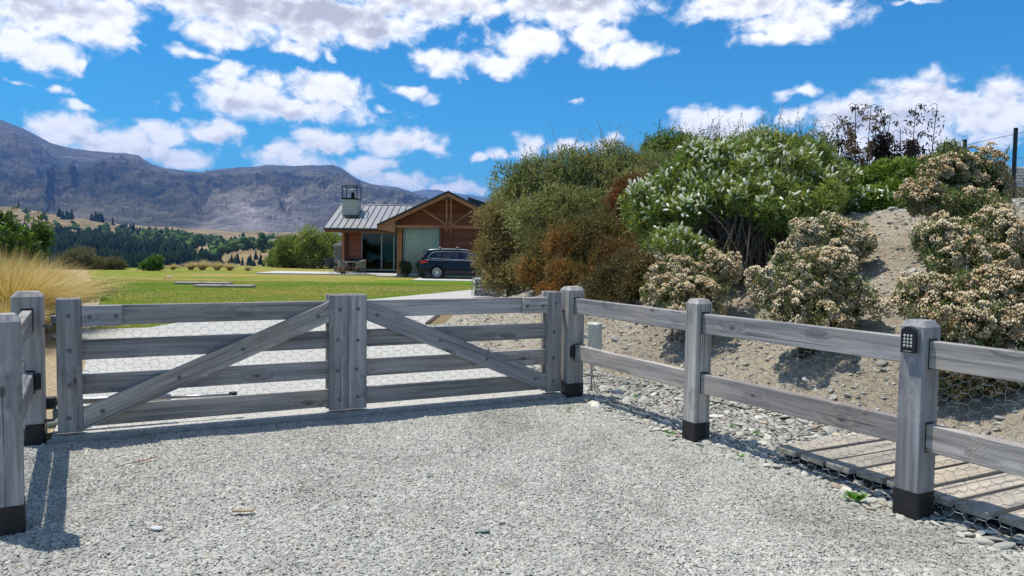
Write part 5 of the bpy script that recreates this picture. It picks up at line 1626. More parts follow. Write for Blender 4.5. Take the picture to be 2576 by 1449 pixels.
def sprigs(P, N, r, L, Wd, cols, up=0.35, spread=0.7, per=4, seed=0, f=1.6):
    """each point carries a little spray of leaves"""
    n = len(P)
    D = unit(N*0.7 + np.array([0,0,up]) + spread*r.normal(size=(n,3))*0.6)
    T = np.clip(pal(cols, n, r, pts=P, seed=seed, f=f), 0.004, 1)
    parts = []
    for j in range(per):
        l = L*r.uniform(0.6, 1.3, n)
        C = P + D*(L*0.55*j)*r.uniform(.7, 1.3, (n,1))
        d2 = unit(D + 0.55*r.normal(size=(n,3)))
        parts.append(leaves(C, d2, l, Wd*r.uniform(0.7, 1.3, n), np.clip(T*r.uniform(0.8, 1.2, (n,1)), 0, 1), r=r))
    return parts
def shoots(P, D, r, L, nleaf, ll, lw, cols, seed=0):
    """sparse upright shoots with small leaves along them"""
    n = len(P); parts = []
    l = L*r.uniform(0.5, 1.2, n)
    T = np.clip(pal(cols, n, r), 0.004, 1)
    bend = 0.25*r.normal(size=(n,3))
    # stem as thin blades
    S = unit(np.cross(D, r.normal(size=(n,3))))
    for a_, b2 in ((0,.5),(.5,1)):
        p0 = P + D*(l*a_)[:,None] + bend*(l*a_*a_)[:,None]; p1 = P + D*(l*b2)[:,None] + bend*(l*b2*b2)[:,None]
        wv = 0.004
        V = np.stack([p0-S*wv, p0+S*wv, p1+S*wv*0.6, p1-S*wv*0.6], 1).reshape(-1,3)
        parts.append((V, np.arange(4*n).reshape(n,4), np.repeat(np.clip(T*0.7,0,1), 4, 0)))
    for j in range(nleaf):
        t = (j+0.5)/nleaf
        C = P + D*(l*t)[:,None] + bend*(l*t*t)[:,None]
        d2 = unit(D*0.6 + r.normal(size=(n,3))*0.7)
        parts.append(leaves(C, d2, ll*r.uniform(.6,1.2,n), lw, np.clip(T*r.uniform(.8,1.2,(n,1)),0,1), r=r))
    return parts
def branch_mesh(base, tips, r, r0=0.03, n=5, sag=0.25, nb=4, spread=0.05):
    mb = MB()
    for tp in tips:
        b0 = np.array(base)+r.normal(0, spread, 3)*np.array([1,0.6,0]); d = tp-b0
        pts = []
        for j in range(nb+1):
            t = j/nb
            p = b0 + d*t + np.array([0,0,1.0])*math.sin(math.pi*t)*np.linalg.norm(d)*sag*0.3 + r.normal(0, 0.03*np.linalg.norm(d)*0.5, 3)*(0 < j < nb)
            pts.append(p)
        rad = [r0*(1-0.78*j/nb) for j in range(nb+1)]
        mb.tube(pts, rad, n)
    return mb
def plant(name, label, cat, base, group=None):
    return thing(name, label, cat, Matrix.Translation(tuple(base)), group)
def part_arr(name, parts, m, parent, base):
    V, F, T = merge(parts)
    return link(name, arr_mesh(name, V-np.array(base), F, m, T), parent)
def part_mb(name, mb, m, parent, base, smooth=True):
    mb.v = [tuple(np.array(p)-np.array(base)) for p in mb.v]
    return mb.build(name, m, parent, smooth)

OLIVE = [tuple(1.36*q for q in c) for c in [(0.095,0.110,0.040),(0.140,0.150,0.058),(0.195,0.195,0.080),(0.250,0.235,0.105)]]
OLIVE2 = [tuple(1.36*q for q in c) for c in [(0.085,0.098,0.042),(0.130,0.138,0.064),(0.185,0.180,0.090)]]
TAN = [(0.165,0.170,0.066),(0.230,0.220,0.088),(0.300,0.250,0.110),(0.235,0.170,0.075)]
ORANGE = [(0.120,0.120,0.044),(0.150,0.130,0.046),(0.205,0.130,0.046),(0.330,0.145,0.042)]
BROWN = [(0.085,0.075,0.032),(0.135,0.105,0.042),(0.185,0.105,0.038)]
def sprig_shrub(name, label, L_, n, cols, leafL, leafW, seed, group=None, shoot=0, per=4, up=0.35, tips=14, twig='twig', base_px=None, inner=0.5, bump=0.30, f=1.6, tuft=None, m='dense_leaf'):
    r = np.random.default_rng(seed); n = int(n*0.78)
    E = ellip(L_); C, Rr = E
    bxy = C[:, :2].mean(0) if base_px is None else np.array(base_px)
    bz = bh(*bxy); bz = bz if bz > 0 else float(ground_h(np.array(bxy[0]), np.array(bxy[1])))
    base = np.array([bxy[0], bxy[1], bz-0.03])
    t = plant(name, label, 'shrub', base, group)
    if tuft is None:
        size = float(np.mean(Rr)); tuft = (size*0.26, size*0.52)
    area = float((Rr[:,0]*Rr[:,2]).sum()*math.pi); nt = int(np.clip(1.5*area/(math.pi*(0.5*(tuft[0]+tuft[1]))**2)*1.7, 14, 130))
    ES = subclump(E, nt, tuft, r, seed)
    P_, N_ = sample(ES, n, r, 0.62, 1.08, 0.62, 0.22, seed)
    parts = sprigs(P_, N_, r, leafL*1.06, leafW*1.10, cols, up, per=per, seed=seed, f=f)
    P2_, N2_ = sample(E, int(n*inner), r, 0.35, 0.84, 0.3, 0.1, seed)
    parts += sprigs(P2_, N2_, r, leafL*1.3, leafW*1.2, [np.array(c)*0.8 for c in cols], up, per=2, seed=seed+1)  # inner leaves get a darker tint to deepen the shade inside the crown
    if shoot:
        k = np.argsort(-(N_[:,2]+0.9*r.random(n)+0.25*(P_[:,2]-P_[:,2].mean())))[:shoot*6]
        k = r.choice(k, shoot, replace=False)
        D = unit(N_[k]*0.6+np.array([0,0,0.9])+0.3*r.normal(size=(shoot,3)))
        parts += shoots(P_[k], D, r, 0.55, 14, leafL*0.55, leafW*0.9, cols, seed)
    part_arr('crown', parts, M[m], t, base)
    tp = P2_[r.choice(len(P2_), tips)]
    part_mb('branches', branch_mesh(base, tp, r, 0.035 if tips < 30 else 0.011), M[twig], t, base)
    return t

sprig_shrub('shrub', 'tan green rounded shrub spilling over the stone gabion', [(1265,560,66,76,21),(1248,640,54,72,20.5),(1285,698,66,44,20),(1330,600,60,95,21.5),(1300,520,50,40,21.6)], 11500, TAN, 0.095, 0.026, 1, 'shrubs on the bank', 90)
sprig_shrub('shrub', 'tall olive green twiggy shrub behind the rusty bushes', [(1325,468,70,72,18),(1425,455,92,84,17.8),(1480,545,115,82,16.8),(1385,560,80,82,17)], 15000, OLIVE, 0.085, 0.024, 2, 'shrubs on the bank', 130, base_px=(1.2,17.2))
sprig_shrub('shrub', 'feathery olive shrub left of the white flowering bush', [(1530,450,92,78,17.6),(1590,510,62,92,16.8),(1555,570,60,70,16.2),(1630,450,60,60,17.5)], 12500, OLIVE[1:], 0.080, 0.023, 3, 'shrubs on the bank', 110)
sprig_shrub('shrub', 'dark olive shrub with bare shoots behind the white flowering bush', [(1720,428,85,52,16),(1800,402,105,42,15.5),(1905,388,115,36,15.2),(2010,394,90,34,15.2)], 10000, OLIVE2, 0.075, 0.022, 4, 'shrubs on the bank', 170)
sprig_shrub('shrub', 'rust and olive bush in the middle of the bank', [(1500,600,92,74,14.6),(1440,640,82,76,14.4),(1385,640,62,70,15.0),(1350,690,52,60,14.8)], 13000, ORANGE, 0.060, 0.018, 5, 'rusty bushes on the bank', 110, base_px=(1.4,14.6), f=2.6)
sprig_shrub('shrub', 'small dark red bush high beside the white flowers', [(1585,490,40,48,15.4),(1560,540,42,40,15.2)], 4000, [(0.085,0.040,0.022),(0.140,0.058,0.028),(0.19,0.075,0.03)], 0.06, 0.017, 6, 'rusty bushes on the bank', 8)
sprig_shrub('shrub', 'bright orange brown bush just above the gate post', [(1440,702,72,52,13.5),(1400,728,50,32,13.3),(1475,725,45,35,13.2)], 8500, ORANGE[1:], 0.050, 0.015, 7, 'rusty bushes on the bank', 60, base_px=(1.12,13.6), f=3.0)
sprig_shrub('shrub', 'brown green bush with bare grey twigs beside the cream flowers', [(1545,655,66,60,13.9),(1590,690,58,62,12.9),(1535,722,66,40,12.9),(1600,722,62,52,11.3),(1560,752,66,34,11.5),(1632,690,36,46,11.3),(1500,726,50,34,11.9),(1540,704,44,44,11.7)], 16000, BROWN, 0.050, 0.015, 8, 'rusty bushes on the bank', 10, tips=44, twig='twig_grey', base_px=(1.95,12.9), f=2.6)
sprig_shrub('shrub', 'grey green rounded shrub beyond the golden tussock', [(197,652,40,24,47),(176,660,28,18,47),(220,662,26,16,47)], 5000, [(0.10,0.10,0.065),(0.15,0.145,0.095),(0.20,0.185,0.125)], 0.16, 0.030, 9, 'shrubs along the lawn', 20, up=0.8)
sprig_shrub('shrub', 'low grey green shrub at the far lawn edge', [(268,668,30,13,47),(294,671,20,8,47),(245,670,20,9,47)], 4600, [(0.11,0.105,0.05),(0.16,0.15,0.075),(0.20,0.18,0.09)], 0.16, 0.032, 10, 'shrubs along the lawn', 10, up=0.8)
sprig_shrub('shrub', 'bright green bush at the far lawn edge', [(388,666,11,9,46),(370,671,13,4,46),(393,657,6,7,46)], 900, [(0.06,0.13,0.03),(0.10,0.19,0.04)], 0.16, 0.06, 12, 'shrubs along the lawn', 0)
# potted shrubs beside the gable window
for px, lab in ((1020,'dark green potted shrub at the corner post of the house'), (1063,'dark green potted shrub half hidden behind the car')):
    d_ = 41.0 if px < 1040 else 41.3
    b_ = at(px, 694, d_); r = np.random.default_rng(px)
    t = plant('potted_shrub', lab, 'shrub', (b_[0], b_[1], 0.02), 'potted shrubs by the house')
    base = np.array([b_[0], b_[1], 0.02])
    E = (np.array([[b_[0], b_[1], 0.66],[b_[0]+.05, b_[1], 0.50],[b_[0]-.12,b_[1],0.72],[b_[0],b_[1],0.32]]), np.array([[.33,.3,.25],[.27,.27,.25],[.2,.2,.17],[.2,.2,.25]]))
    P_, N_ = sample(E, 1300, r, 0.6, 1.05, 0.5, 0.2, 1)
    part_arr('crown', sprigs(P_, N_, r, 0.075, 0.045, [(0.035,0.06,0.018),(0.06,0.09,0.028),(0.09,0.12,0.04)], 0.3, per=2), M['leaf'], t, base)
    MB().lathe([(0.10,0),(0.14,0.22),(0.15,0.24),(0.13,0.24),(0.12,0.2)], 16).build('pot', M['pot'], t, True)

# ---- white flowering hebe bushes
def hebe(name, label, L_, n, nfl, seed, base, tips, under=None, cols=None, leafL=0.085):
    r = np.random.default_rng(seed)
    E = ellip(L_)
    cols = cols or [(0.090,0.135,0.030),(0.150,0.205,0.046),(0.225,0.270,0.072),(0.310,0.325,0.105)]
    t = plant(name, label, 'shrub', base, 'white flowering bushes')
    ES = subclump(E, 170 if n > 9000 else 70, (0.14, 0.28), r, seed)
    P_, N_ = sample(ES, n, r, 0.70, 1.06, 0.66, 0.20, seed, bottom=-0.75)
    hgt = np.clip(0.75+0.5*N_[:,2:3], 0.55, 1.2)
    # whorls of narrow leaves round each shoot tip
    D0 = unit(N_*0.8+np.array([0,0,0.35])+0.35*r.normal(size=(n,3)))
    T0 = np.clip(pal(cols, n, r, pts=P_, seed=seed, f=2.2), 0.005, 1)
    parts = []
    A0 = unit(np.cross(D0, r.normal(size=(n,3)))); B0 = np.cross(D0, A0)
    for j in range(6):
        an = 2*math.pi*j/6+r.uniform(0,1,n)
        sd = A0*np.cos(an)[:,None]+B0*np.sin(an)[:,None]
        d2 = unit(D0*r.uniform(0.25,0.9,(n,1))+sd)
        C_ = P_ - D0*(r.uniform(0,0.06,n))[:,None]
        parts.append(leaves(C_, d2, leafL*r.uniform(.7,1.25,n), 0.017, np.clip(T0*r.uniform(.75,1.25,(n,1)),0,1), N=D0+0.2*r.normal(size=(n,3)), r=r))
    P2_, N2_ = sample(E, n//2, r, 0.55, 0.88, 0.4, 0.1, seed, bottom=-0.3)
    parts += sprigs(P2_, N2_, r, leafL*1.1, 0.024, [np.array(c)*0.85 for c in cols[:3]], 0.3, per=3)  # inner fill leaves, tint lowered as painted shade behind the shoots
    if under:   # dead leaves and twigs inside the dome, coloured dark for the shade there
        P5, N5 = sample(ellip(under), 9000, r, 0.2, 1.0, 0.0, 0.1, seed)
        parts += sprigs(P5, N5, r, 0.13, 0.016, [(0.045,0.036,0.028),(0.075,0.058,0.044),(0.035,0.05,0.02)], 0.6, per=3)
    part_arr('crown', parts, M['leaf'], t, base)
    # flower spikes
    sc = N_[:,2]*0.6 + 0.6*(-N_[:,1]) + 0.6*r.random(n) - 0.18*np.clip(P_[:,0]-P_[:,0].mean(),-3,3)*1.0 + 0.5*vnoise(P_, seed+3, 2.0, 2)
    k = np.argsort(-sc)[:int(nfl*2.6)]; k = r.choice(k, nfl, replace=False)
    mb = []
    for i in k:
        d = unit(D0[i]*0.8+np.array([0,-0.2,0.1])+0.50*r.normal(size=3)); a = unit(np.cross(d, r.normal(size=3))); b2 = np.cross(d, a)
        L0 = r.uniform(0.065,0.11); w_ = r.uniform(0.014,0.0195); c = P_[i]+d*0.02
        ring = []
        for (f_, q) in ((0,0.6),(0.30,1.0),(0.72,0.95),(1.0,0.35)):
            for m2 in range(5):
                an = 2*math.pi*m2/5
                ring.append(c+d*(L0*f_)+(a*math.cos(an)+b2*math.sin(an))*w_*q)
        V = np.array(ring)
        F = np.array([(s*5+m2, s*5+(m2+1)%5, (s+1)*5+(m2+1)%5, (s+1)*5+m2) for s in range(3) for m2 in range(5)])
        green = r.random() < 0.22
        col = np.array((0.90,0.88,0.80)) if not green else np.array((0.42,0.50,0.20))
        Tt = np.tile(col*r.uniform(.88,1.05), (20,1)); Tt[15:] = Tt[15:]*np.array([.8,.85,.55])
        mb.append((V, F, Tt))
    o = part_arr('flowers', mb, M['petal'], t, base)
    tag(o, 'white flower spikes', kind='stuff')
    tp = P2_[r.choice(len(P2_), tips)]
    part_mb('branches', branch_mesh(base, tp, r, 0.013, sag=0.8, nb=5, spread=0.30), M['twig'], t, base)
    return t
hb_base = np.array([*gp(1885, 700, 1.15)[:2], 0]); hb_base = at(1885, 705, 10.3); hb_base[2] = bh(hb_base[0], hb_base[1])-0.05
DOME = [(1672,510,70,58,10.9),(1640,560,48,44,10.6),(1650,610,44,40,10.5),(1720,455,72,54,11.0),(1700,545,60,46,10.6),(1790,420,80,52,11.1),(1790,490,80,50,10.7),(1870,395,90,46,11.3),(1880,450,80,52,10.9),(1960,395,90,44,11.5),(2040,425,76,52,11.8),(2085,480,56,56,11.8),(2110,440,46,36,11.9),(2060,530,44,40,11.2),(1620,520,34,30,10.8),(1610,575,26,26,10.6),(1760,395,40,26,11.2),(1925,365,50,24,11.5),(2030,385,44,26,11.8),(1925,480,56,40,10.3),(1880,505,46,34,10.3),(1985,500,52,42,10.3),(1940,535,56,40,10.1),(2010,550,36,34,10.2),(1960,590,40,28,10.0),(1690,612,52,34,10.0),(1752,640,34,26,9.9),(2090,498,32,26,10.2),(1830,545,40,20,10.4),(1985,432,64,40,11.1),(2050,472,50,40,11.1),(1990,470,50,30,10.9),(2040,600,34,26,10.2)]
hebe('flowering_shrub', 'large domed bush covered in white flower spikes', DOME, 10500, 1100, 21, hb_base, 210, under=[(1760,570,110,70,11.8),(1880,590,130,90,11.9),(2010,570,110,80,12.0),(1930,650,120,50,11.4),(1740,660,80,50,11.2)])
hb2 = at(2200, 560, 12.6); hb2[2] = bh(hb2[0], hb2[1])-0.05
hebe('flowering_shrub', 'bright green bush with few white spikes under the flax', [(2170,470,60,44,12.8),(2225,462,60,44,12.8),(2275,445,58,36,12.5),(2140,520,56,40,12.2),(2305,445,46,34,12.4),(2105,480,50,46,13.0),(2220,520,56,36,12.2),(2265,490,50,34,12.2)], 7000, 120, 22, hb2, 60, cols=[(0.060,0.120,0.016),(0.110,0.190,0.026),(0.170,0.240,0.036),(0.215,0.255,0.05)])

# ---- cream flowering bushes
OCT_V = np.array([(0,0,1.15),(1.1,0,-0.4),(-0.55,0.95,-0.4),(-0.55,-0.95,-0.4)], float)
OCT_F = np.array([(0,1,2),(0,2,3),(0,3,1),(1,3,2)])
def cream_bush(label, L_, seed, ncl, brown=0.35, green=0.3, per=38, base_d=None):
    r = np.random.default_rng(seed); ncl = int(ncl*1.7)
    E = ellip(L_); C, Rr = E
    bxy = C[:, :2].mean(0); base = np.array([bxy[0], bxy[1], bh(*bxy)-0.03])
    t = plant('flowering_shrub', label, 'shrub', base, 'cream flowering bushes')
    ES = subclump(E, int(ncl*0.11), (0.10, 0.18), r, seed, 1.1)
    P_, N_ = sample(ES, ncl, r, 0.80, 1.03, 0.72, 0.20, seed, bottom=-0.7)
    n = ncl*per
    rad = np.repeat(r.uniform(0.034, 0.070, ncl), per)
    d = rdirs(n, r); Nn = np.repeat(N_, per, 0)
    d = unit(d + Nn*0.9 + np.array([0,0,0.25]))
    P2_ = np.repeat(P_, per, 0) + d*rad[:,None]*r.uniform(0.75,1.05,(n,1)) - Nn*0.02
    br = np.repeat(np.clip(vnoise(P_, seed, 3.0, 3)*0.5+0.5+r.normal(0,.22,ncl)+brown-0.5, 0, 1), per)[:,None]
    low = np.clip(0.5-0.5*d[:,2:3], 0, 1)
    col = np.array((0.74,0.62,0.42))*(1-br) + np.array((0.52,0.37,0.19))*br
    rr_ = r.random((n,1))
    col = np.where(rr_ < 0.10+0.22*br, np.array((0.36,0.25,0.13)), col)
    col = np.where(rr_ > 0.86, np.array((0.80,0.72,0.56)), col)*r.uniform(0.8,1.12,(n,1))
    s_ = r.uniform(0.0095, 0.0160, n)
    tw = r.uniform(0, 6.28, n); cw, sw_ = np.cos(tw)[:,None], np.sin(tw)[:,None]
    OV = np.stack([OCT_V[None,:,0]*cw-OCT_V[None,:,1]*sw_, OCT_V[None,:,0]*sw_+OCT_V[None,:,1]*cw, np.repeat(OCT_V[None,:,2], n, 0)], -1)
    V = (P2_[:,None,:] + OV*s_[:,None,None]).reshape(-1,3)
    F = (OCT_F[None]+(np.arange(n)*4)[:,None,None]).reshape(-1,3)
    o = link('flowers', arr_mesh('flowers', V-base, F, M['petal'], np.repeat(col, 4, 0)), t)
    tag(o, 'dense cream and brown flower heads', kind='stuff')
    G = [(0.11,0.15,0.055),(0.165,0.21,0.085),(0.22,0.26,0.115)]
    ncl0 = ncl; nl_ = int(ncl*2.4*green/0.3)
    P3, N3 = sample(E, nl_, r, 0.72, 0.95, 0.8, 0.12, seed)
    parts = sprigs(P3, N3, r, 0.034, 0.011, G, 0.6, per=4, seed=seed)
    P4, N4 = sample(E, nl_, r, 0.40, 0.80, 0.3, 0.1, seed)
    parts += sprigs(P4, N4, r, 0.05, 0.018, [(0.05,0.065,0.03),(0.08,0.08,0.04)], 0.4, per=2, seed=seed)  # dark green fill, shade inside the bush put into the leaf colour
    k = r.choice(np.where(N_[:,2] > 0.1)[0], 26)
    for q in range(3):
        parts += shoots(P_[k]+0.012*r.normal(size=(26,3)), unit(N_[k]*0.3+np.array([0,0,1.0])+0.15*r.normal(size=(26,3))), r, 0.13, 12, 0.032, 0.010, G)
    part_arr('crown', parts, M['leaf'], t, base)
    part_mb('branches', branch_mesh(base, P4[r.choice(len(P4), 16)], r, 0.018), M['twig'], t, base)
    return t
cream_bush('cream flowering bush behind the middle fence post', [(1680,708,66,62,9.6),(1775,686,80,62,9.6),(1740,742,112,50,9.3),(1720,672,36,34,9.6),(1650,742,40,44,9.4),(1828,680,32,38,9.7),(1740,785,90,30,9.2)], 31, 300, 0.42)
cream_bush('cream flowering bush above the rail between the two posts', [(1955,728,76,62,8.1),(2055,700,92,76,8.2),(2130,755,74,56,8.0),(1975,670,44,40,8.3),(2010,790,105,40,7.9),(2080,670,50,40,8.3),(2050,810,90,36,7.9)], 32, 330, 0.28, 0.4)
cream_bush('small cream flowering bush at the foot of the white flowers', [(2080,608,84,54,9.4),(2030,586,40,40,9.4),(2142,626,54,42,9.3),(2090,568,30,26,9.4),(2135,585,30,26,9.4)], 33, 240, 0.30, 0.35)
cream_bush('brown cream bush under the black fence post', [(2375,612,86,58,8.1),(2480,600,92,64,8.1),(2440,655,125,48,7.9),(2548,632,60,66,8.0)], 34, 420, 0.62, 0.35)
cream_bush('cream flowering bush right of the keypad post', [(2340,745,72,52,7.0),(2450,742,90,56,6.9),(2545,772,72,70,6.8),(2420,800,130,50,6.7),(2298,765,46,38,7.0),(2520,840,80,60,6.7),(2450,880,100,70,6.7),(2560,930,90,80,6.6),(2390,870,60,60,6.8),(2440,950,90,50,6.7)], 35, 520, 0.40, 0.4)
cream_bush('tall greenish brown bush on top of the bank by the wire fence', [(2380,432,66,50,9.3),(2448,448,78,56,9.3),(2330,500,56,44,9.1),(2425,520,112,42,9.0),(2488,482,46,52,9.2),(2390,385,30,28,9.3)], 36, 400, 0.88, 0.85)

# ---- golden tussocks
def tussock(label, x, y, h, spread, n, seed, cols, group, width=0.006, z=0.0, wind=(0.12,0.0)):
    r = np.random.default_rng(seed)
    t = plant('tussock_grass', label, 'grass', (x, y, z), group)
    az = r.uniform(0, 2*math.pi, n); u = r.random(n)**0.75
    L = h*r.uniform(0.85, 1.45, n)
    d = np.stack([np.cos(az), np.sin(az)], 1)
    b0 = np.column_stack([d*0.16*h*r.random((n,1))**0.5, np.zeros(n)])
    lean = u*spread
    wv = np.array(wind)
    pts = []
    ns = 5
    for j in range(ns):
        s = j/(ns-1)
        out = L*(0.12*s*lean + 0.78*lean*s**2.0)
        up_ = L*(s - 0.40*lean*s**2.4 - 0.05*s**3)*0.82
        p = b0 + np.column_stack([d*out[:,None] + wv*(L*s**2)[:,None], up_])
        pts.append(p + 0.012*h*r.normal(size=(n,3))*s)
    T = np.clip(pal(cols, n, r), 0, 1)
    S = np.column_stack([-d[:,1], d[:,0], np.zeros(n)]) + 0.5*r.normal(size=(n,3))
    S = unit(S)
    wd = [1.0,1.0,0.85,0.6,0.15]
    V = np.stack([np.stack([pts[j]-S*width*wd[j]*0.5, pts[j]+S*width*wd[j]*0.5], 1) for j in range(ns)], 1).reshape(-1,3)
    q = np.array([(2*j, 2*j+1, 2*j+3, 2*j+2) for j in range(ns-1)])
    F = (q[None]+(np.arange(n)*2*ns)[:,None,None]).reshape(-1,4)
    Tt = np.repeat(T, 2*ns, 0)
    o = link('blades', arr_mesh('blades', V, F, M['straw'], Tt), t)
    tag(o, kind='stuff')
    return t
GOLD = [(0.58,0.42,0.18),(0.68,0.53,0.26),(0.48,0.33,0.13),(0.74,0.62,0.36),(0.38,0.27,0.10)]
tussock('golden tussock nearest the gate post, front of the clump', -8.05, 11.7, 1.30, 0.88, 6500, 1, GOLD, 'golden tussocks by the gate', wind=(0.03,0))
tussock('golden tussock at the left picture edge', -8.75, 12.0, 1.35, 0.85, 6000, 2, GOLD, 'golden tussocks by the gate', wind=(0.03,0))
tussock('golden tussock right of the clump, leaning to the lawn', -8.55, 13.3, 1.30, 0.88, 5600, 3, GOLD, 'golden tussocks by the gate', wind=(0.04,0))
tussock('golden tussock at the back of the clump', -9.4, 13.6, 1.5, 0.8, 4600, 4, GOLD, 'golden tussocks by the gate', wind=(0.03,0))
tussock('small golden tussock low behind the left fence', -7.45, 10.5, 0.85, 0.9, 2600, 5, GOLD, 'golden tussocks by the gate', wind=(0,0))
PALE = [(0.58,0.46,0.31),(0.68,0.56,0.40),(0.48,0.36,0.22),(0.40,0.34,0.16)]
for i, (px, w_, lab) in enumerate(((284,0.8,'leftmost small tussock, below the low grey shrub'),(406,0.7,'small tussock right beside the bright green bush'),(435,0.8,'second small tussock right of the bright green bush'),(480,1.15,'pale tussock, left of the tall three at the lawn edge'),(509,1.35,'tallest pale tussock at the lawn edge'),(546,1.15,'pale tussock, right of the tall three at the lawn edge'),(578,1.0,'pale leaning tussock past the tall three'),(622,0.7,'rightmost small tussock before the leafy trees'))):
    p = at(px, 674, 48.5)
    tussock(lab, p[0], p[1], 0.62*w_, 1.0, 600, 60+i, PALE, 'small tussocks along the lawn edge', 0.016, -0.05)

# ---- flax with dead flower stalks
fx_b = at(2215, 432, 15.2); fx_b[2] = bh(fx_b[0], fx_b[1])
fl = plant('flax', 'flax clump with tall dead flower stalks on top of the bank', 'flax', fx_b)
r = np.random.default_rng(77)
def blade(mb, b0, d, L, wd, droop, r):
    pts = []; n_ = 7
    side = unit(np.cross(d, [0,0,1.0])+1e-6)
    for j in range(n_):
        s = j/(n_-1)
        p = b0 + d*L*s + np.array([0,0,-1])*droop*L*max(0, s-0.45)**2*2.0
        ww = wd*(0.7+0.5*s if s < 0.5 else 0.95*(1-(s-0.5)/0.5)**0.7+0.02)
        fold = np.cross(side, d)*ww*0.25
        pts += [p-side*ww+fold, p, p+side*ww+fold]
    F = [(j*3+k, j*3+k+1, (j+1)*3+k+1, (j+1)*3+k) for j in range(n_-1) for k in range(2)]
    return np.array(pts), np.array(F)
parts = []
for k in range(64):
    a = r.uniform(0, 6.28); el = r.uniform(0.75, 1.40)
    d = np.array([math.cos(a)*math.cos(el), math.sin(a)*math.cos(el), math.sin(el)])
    V, F = blade(None, np.array([r.normal(0,.28), r.normal(0,.2), 0]), d, r.uniform(0.75, 1.5), r.uniform(0.03,0.055), r.uniform(0.1,1.2), r)
    c = [(0.07,0.10,0.045),(0.12,0.15,0.07),(0.17,0.18,0.09),(0.11,0.075,0.04)][r.choice(4, p=[.35,.3,.2,.15])]
    parts.append((V, F, np.tile(c, (len(V),1))))
V, F, T = merge(parts)
link('leaves', arr_mesh('leaves', V, F, M['leaf'], T), fl)
for k in range(26):
    x0 = r.uniform(-0.75, 0.85); b0 = np.array([x0, r.normal(0,.2), 0.1]); H_ = r.uniform(1.2, 1.9) if k > 4 else r.uniform(1.9,2.25)
    lean = np.array([x0*0.35+r.normal(0,.22)-0.08, r.normal(0,.1), 0])
    pts = [b0+np.array([0,0,H_*s])+lean*s*s for s in np.linspace(0,1,8)]
    pts += [pts[-1]+np.array([(-1 if k % 3 else 1)*0.07, 0, 0.03]), pts[-1]+np.array([(-1 if k % 3 else 1)*0.16, 0, -0.03])]
    mb = MB().tube(pts, [0.014*(1-0.075*j) for j in range(len(pts))], 5)
    st = mb.build('stalk', M['dead'], fl, True)
    pods = []
    dark = r.random() < 0.6
    col = np.array((0.035,0.026,0.024)) if dark else np.array((0.20,0.13,0.085))
    tw = MB()
    for q in range(13):
        s = r.uniform(0.42, 0.99); p = b0+np.array([0,0,H_*s])+lean*s*s
        sd = unit(np.array([r.choice([-1,1])*1.0, r.normal(0,.5), 0.35])); e = p+sd*r.uniform(0.05,0.14)
        tw.tube([p, e], 0.004, 3, False)
        npd = 16 if k % 4 != 1 else 5
        C = e+0.034*r.normal(size=(npd,3)); D = unit(np.array([0,0,-0.6])+0.6*r.normal(size=(npd,3)))
        pods.append(leaves(C, D, r.uniform(.06,.11,npd), 0.028, np.tile(col, (npd,1))*r.uniform(.7,1.4,(npd,1)), r=r))
        pods.append(leaves(C, D, r.uniform(.06,.11,npd), 0.028, np.tile(col, (npd,1))*r.uniform(.7,1.4,(npd,1)), r=r))
    tw.build('twigs', M['dead'], st)
    V, F, T = merge(pods); link('seed_pods', arr_mesh('seed_pods', V, F, M['leaf'], T), st)

# ---- leafy trees
def leafy_tree(name, label, L_, n, cols, seed, base, leafL, leafW, group, per=3, cat='tree', trunk_r=0.07, tips=14, inner=0.4):
    r = np.random.default_rng(seed); E = ellip(L_)
    t = plant(name, label, cat, base, group)
    ES = subclump(E, 60, (float(np.mean(E[1]))*0.28, float(np.mean(E[1]))*0.55), r, seed)
    P_, N_ = sample(ES, n, r, 0.60, 1.10, 0.55, 0.25, seed)
    parts = sprigs(P_, N_, r, leafL, leafW, cols, 0.5, per=per, seed=seed)
    kk = r.choice(np.where(N_[:,2] > 0.2)[0], 40)
    parts += shoots(P_[kk], unit(N_[kk]*0.6+np.array([0,0,0.9])+0.3*r.normal(size=(40,3))), r, leafL*5, 16, leafL, leafW, cols)
    P2_, N2_ = sample(E, int(n*inner), r, 0.3, 0.75, 0.2, 0.2, seed)
    parts += sprigs(P2_, N2_, r, leafL, leafW, [np.array(c)*0.85 for c in cols], 0.2, per=2, seed=seed)  # inner foliage tinted darker, standing in for shade within the tree
    part_arr('crown', parts, M['leaf'], t, base)
    top = E[0].mean(0)
    mb = branch_mesh(base, P2_[r.choice(len(P2_), tips)], r, trunk_r*0.5, sag=0.3)
    mb.tube([np.array(base), np.array(base)*0.5+top*0.5, top], [trunk_r, trunk_r*0.7, trunk_r*0.3], 7)
    part_mb('trunk', mb, M['twig'], t, base)
    return t
LG = [tuple(1.2*q for q in c) for c in [(0.095,0.130,0.034),(0.150,0.190,0.050),(0.215,0.240,0.080),(0.270,0.270,0.110)]]
def gbase(px, d):
    p = at(px, 640, d); p[2] = float(ground_h(np.array(p[0]), np.array(p[1]))); return p
leafy_tree('leafy_tree', 'pale green leafy tree left of the house, widest of the three', [(735,628,46,38,57),(720,650,36,26,57),(752,648,34,28,57)], 4200, LG, 41, gbase(735,57), 0.17, 0.06, 'leafy trees beside the house')
leafy_tree('leafy_tree', 'pale green leafy tree between its neighbour and the house', [(785,615,36,34,56),(795,645,42,32,56),(772,640,26,30,56)], 4200, LG, 42, gbase(788,56), 0.17, 0.06, 'leafy trees beside the house')
leafy_tree('leafy_tree', 'pale green leafy tree showing beside the stone fireplace', [(832,622,30,34,58),(838,650,30,28,58)], 3200, LG[:3], 43, gbase(832,58), 0.17, 0.06, 'leafy trees beside the house')
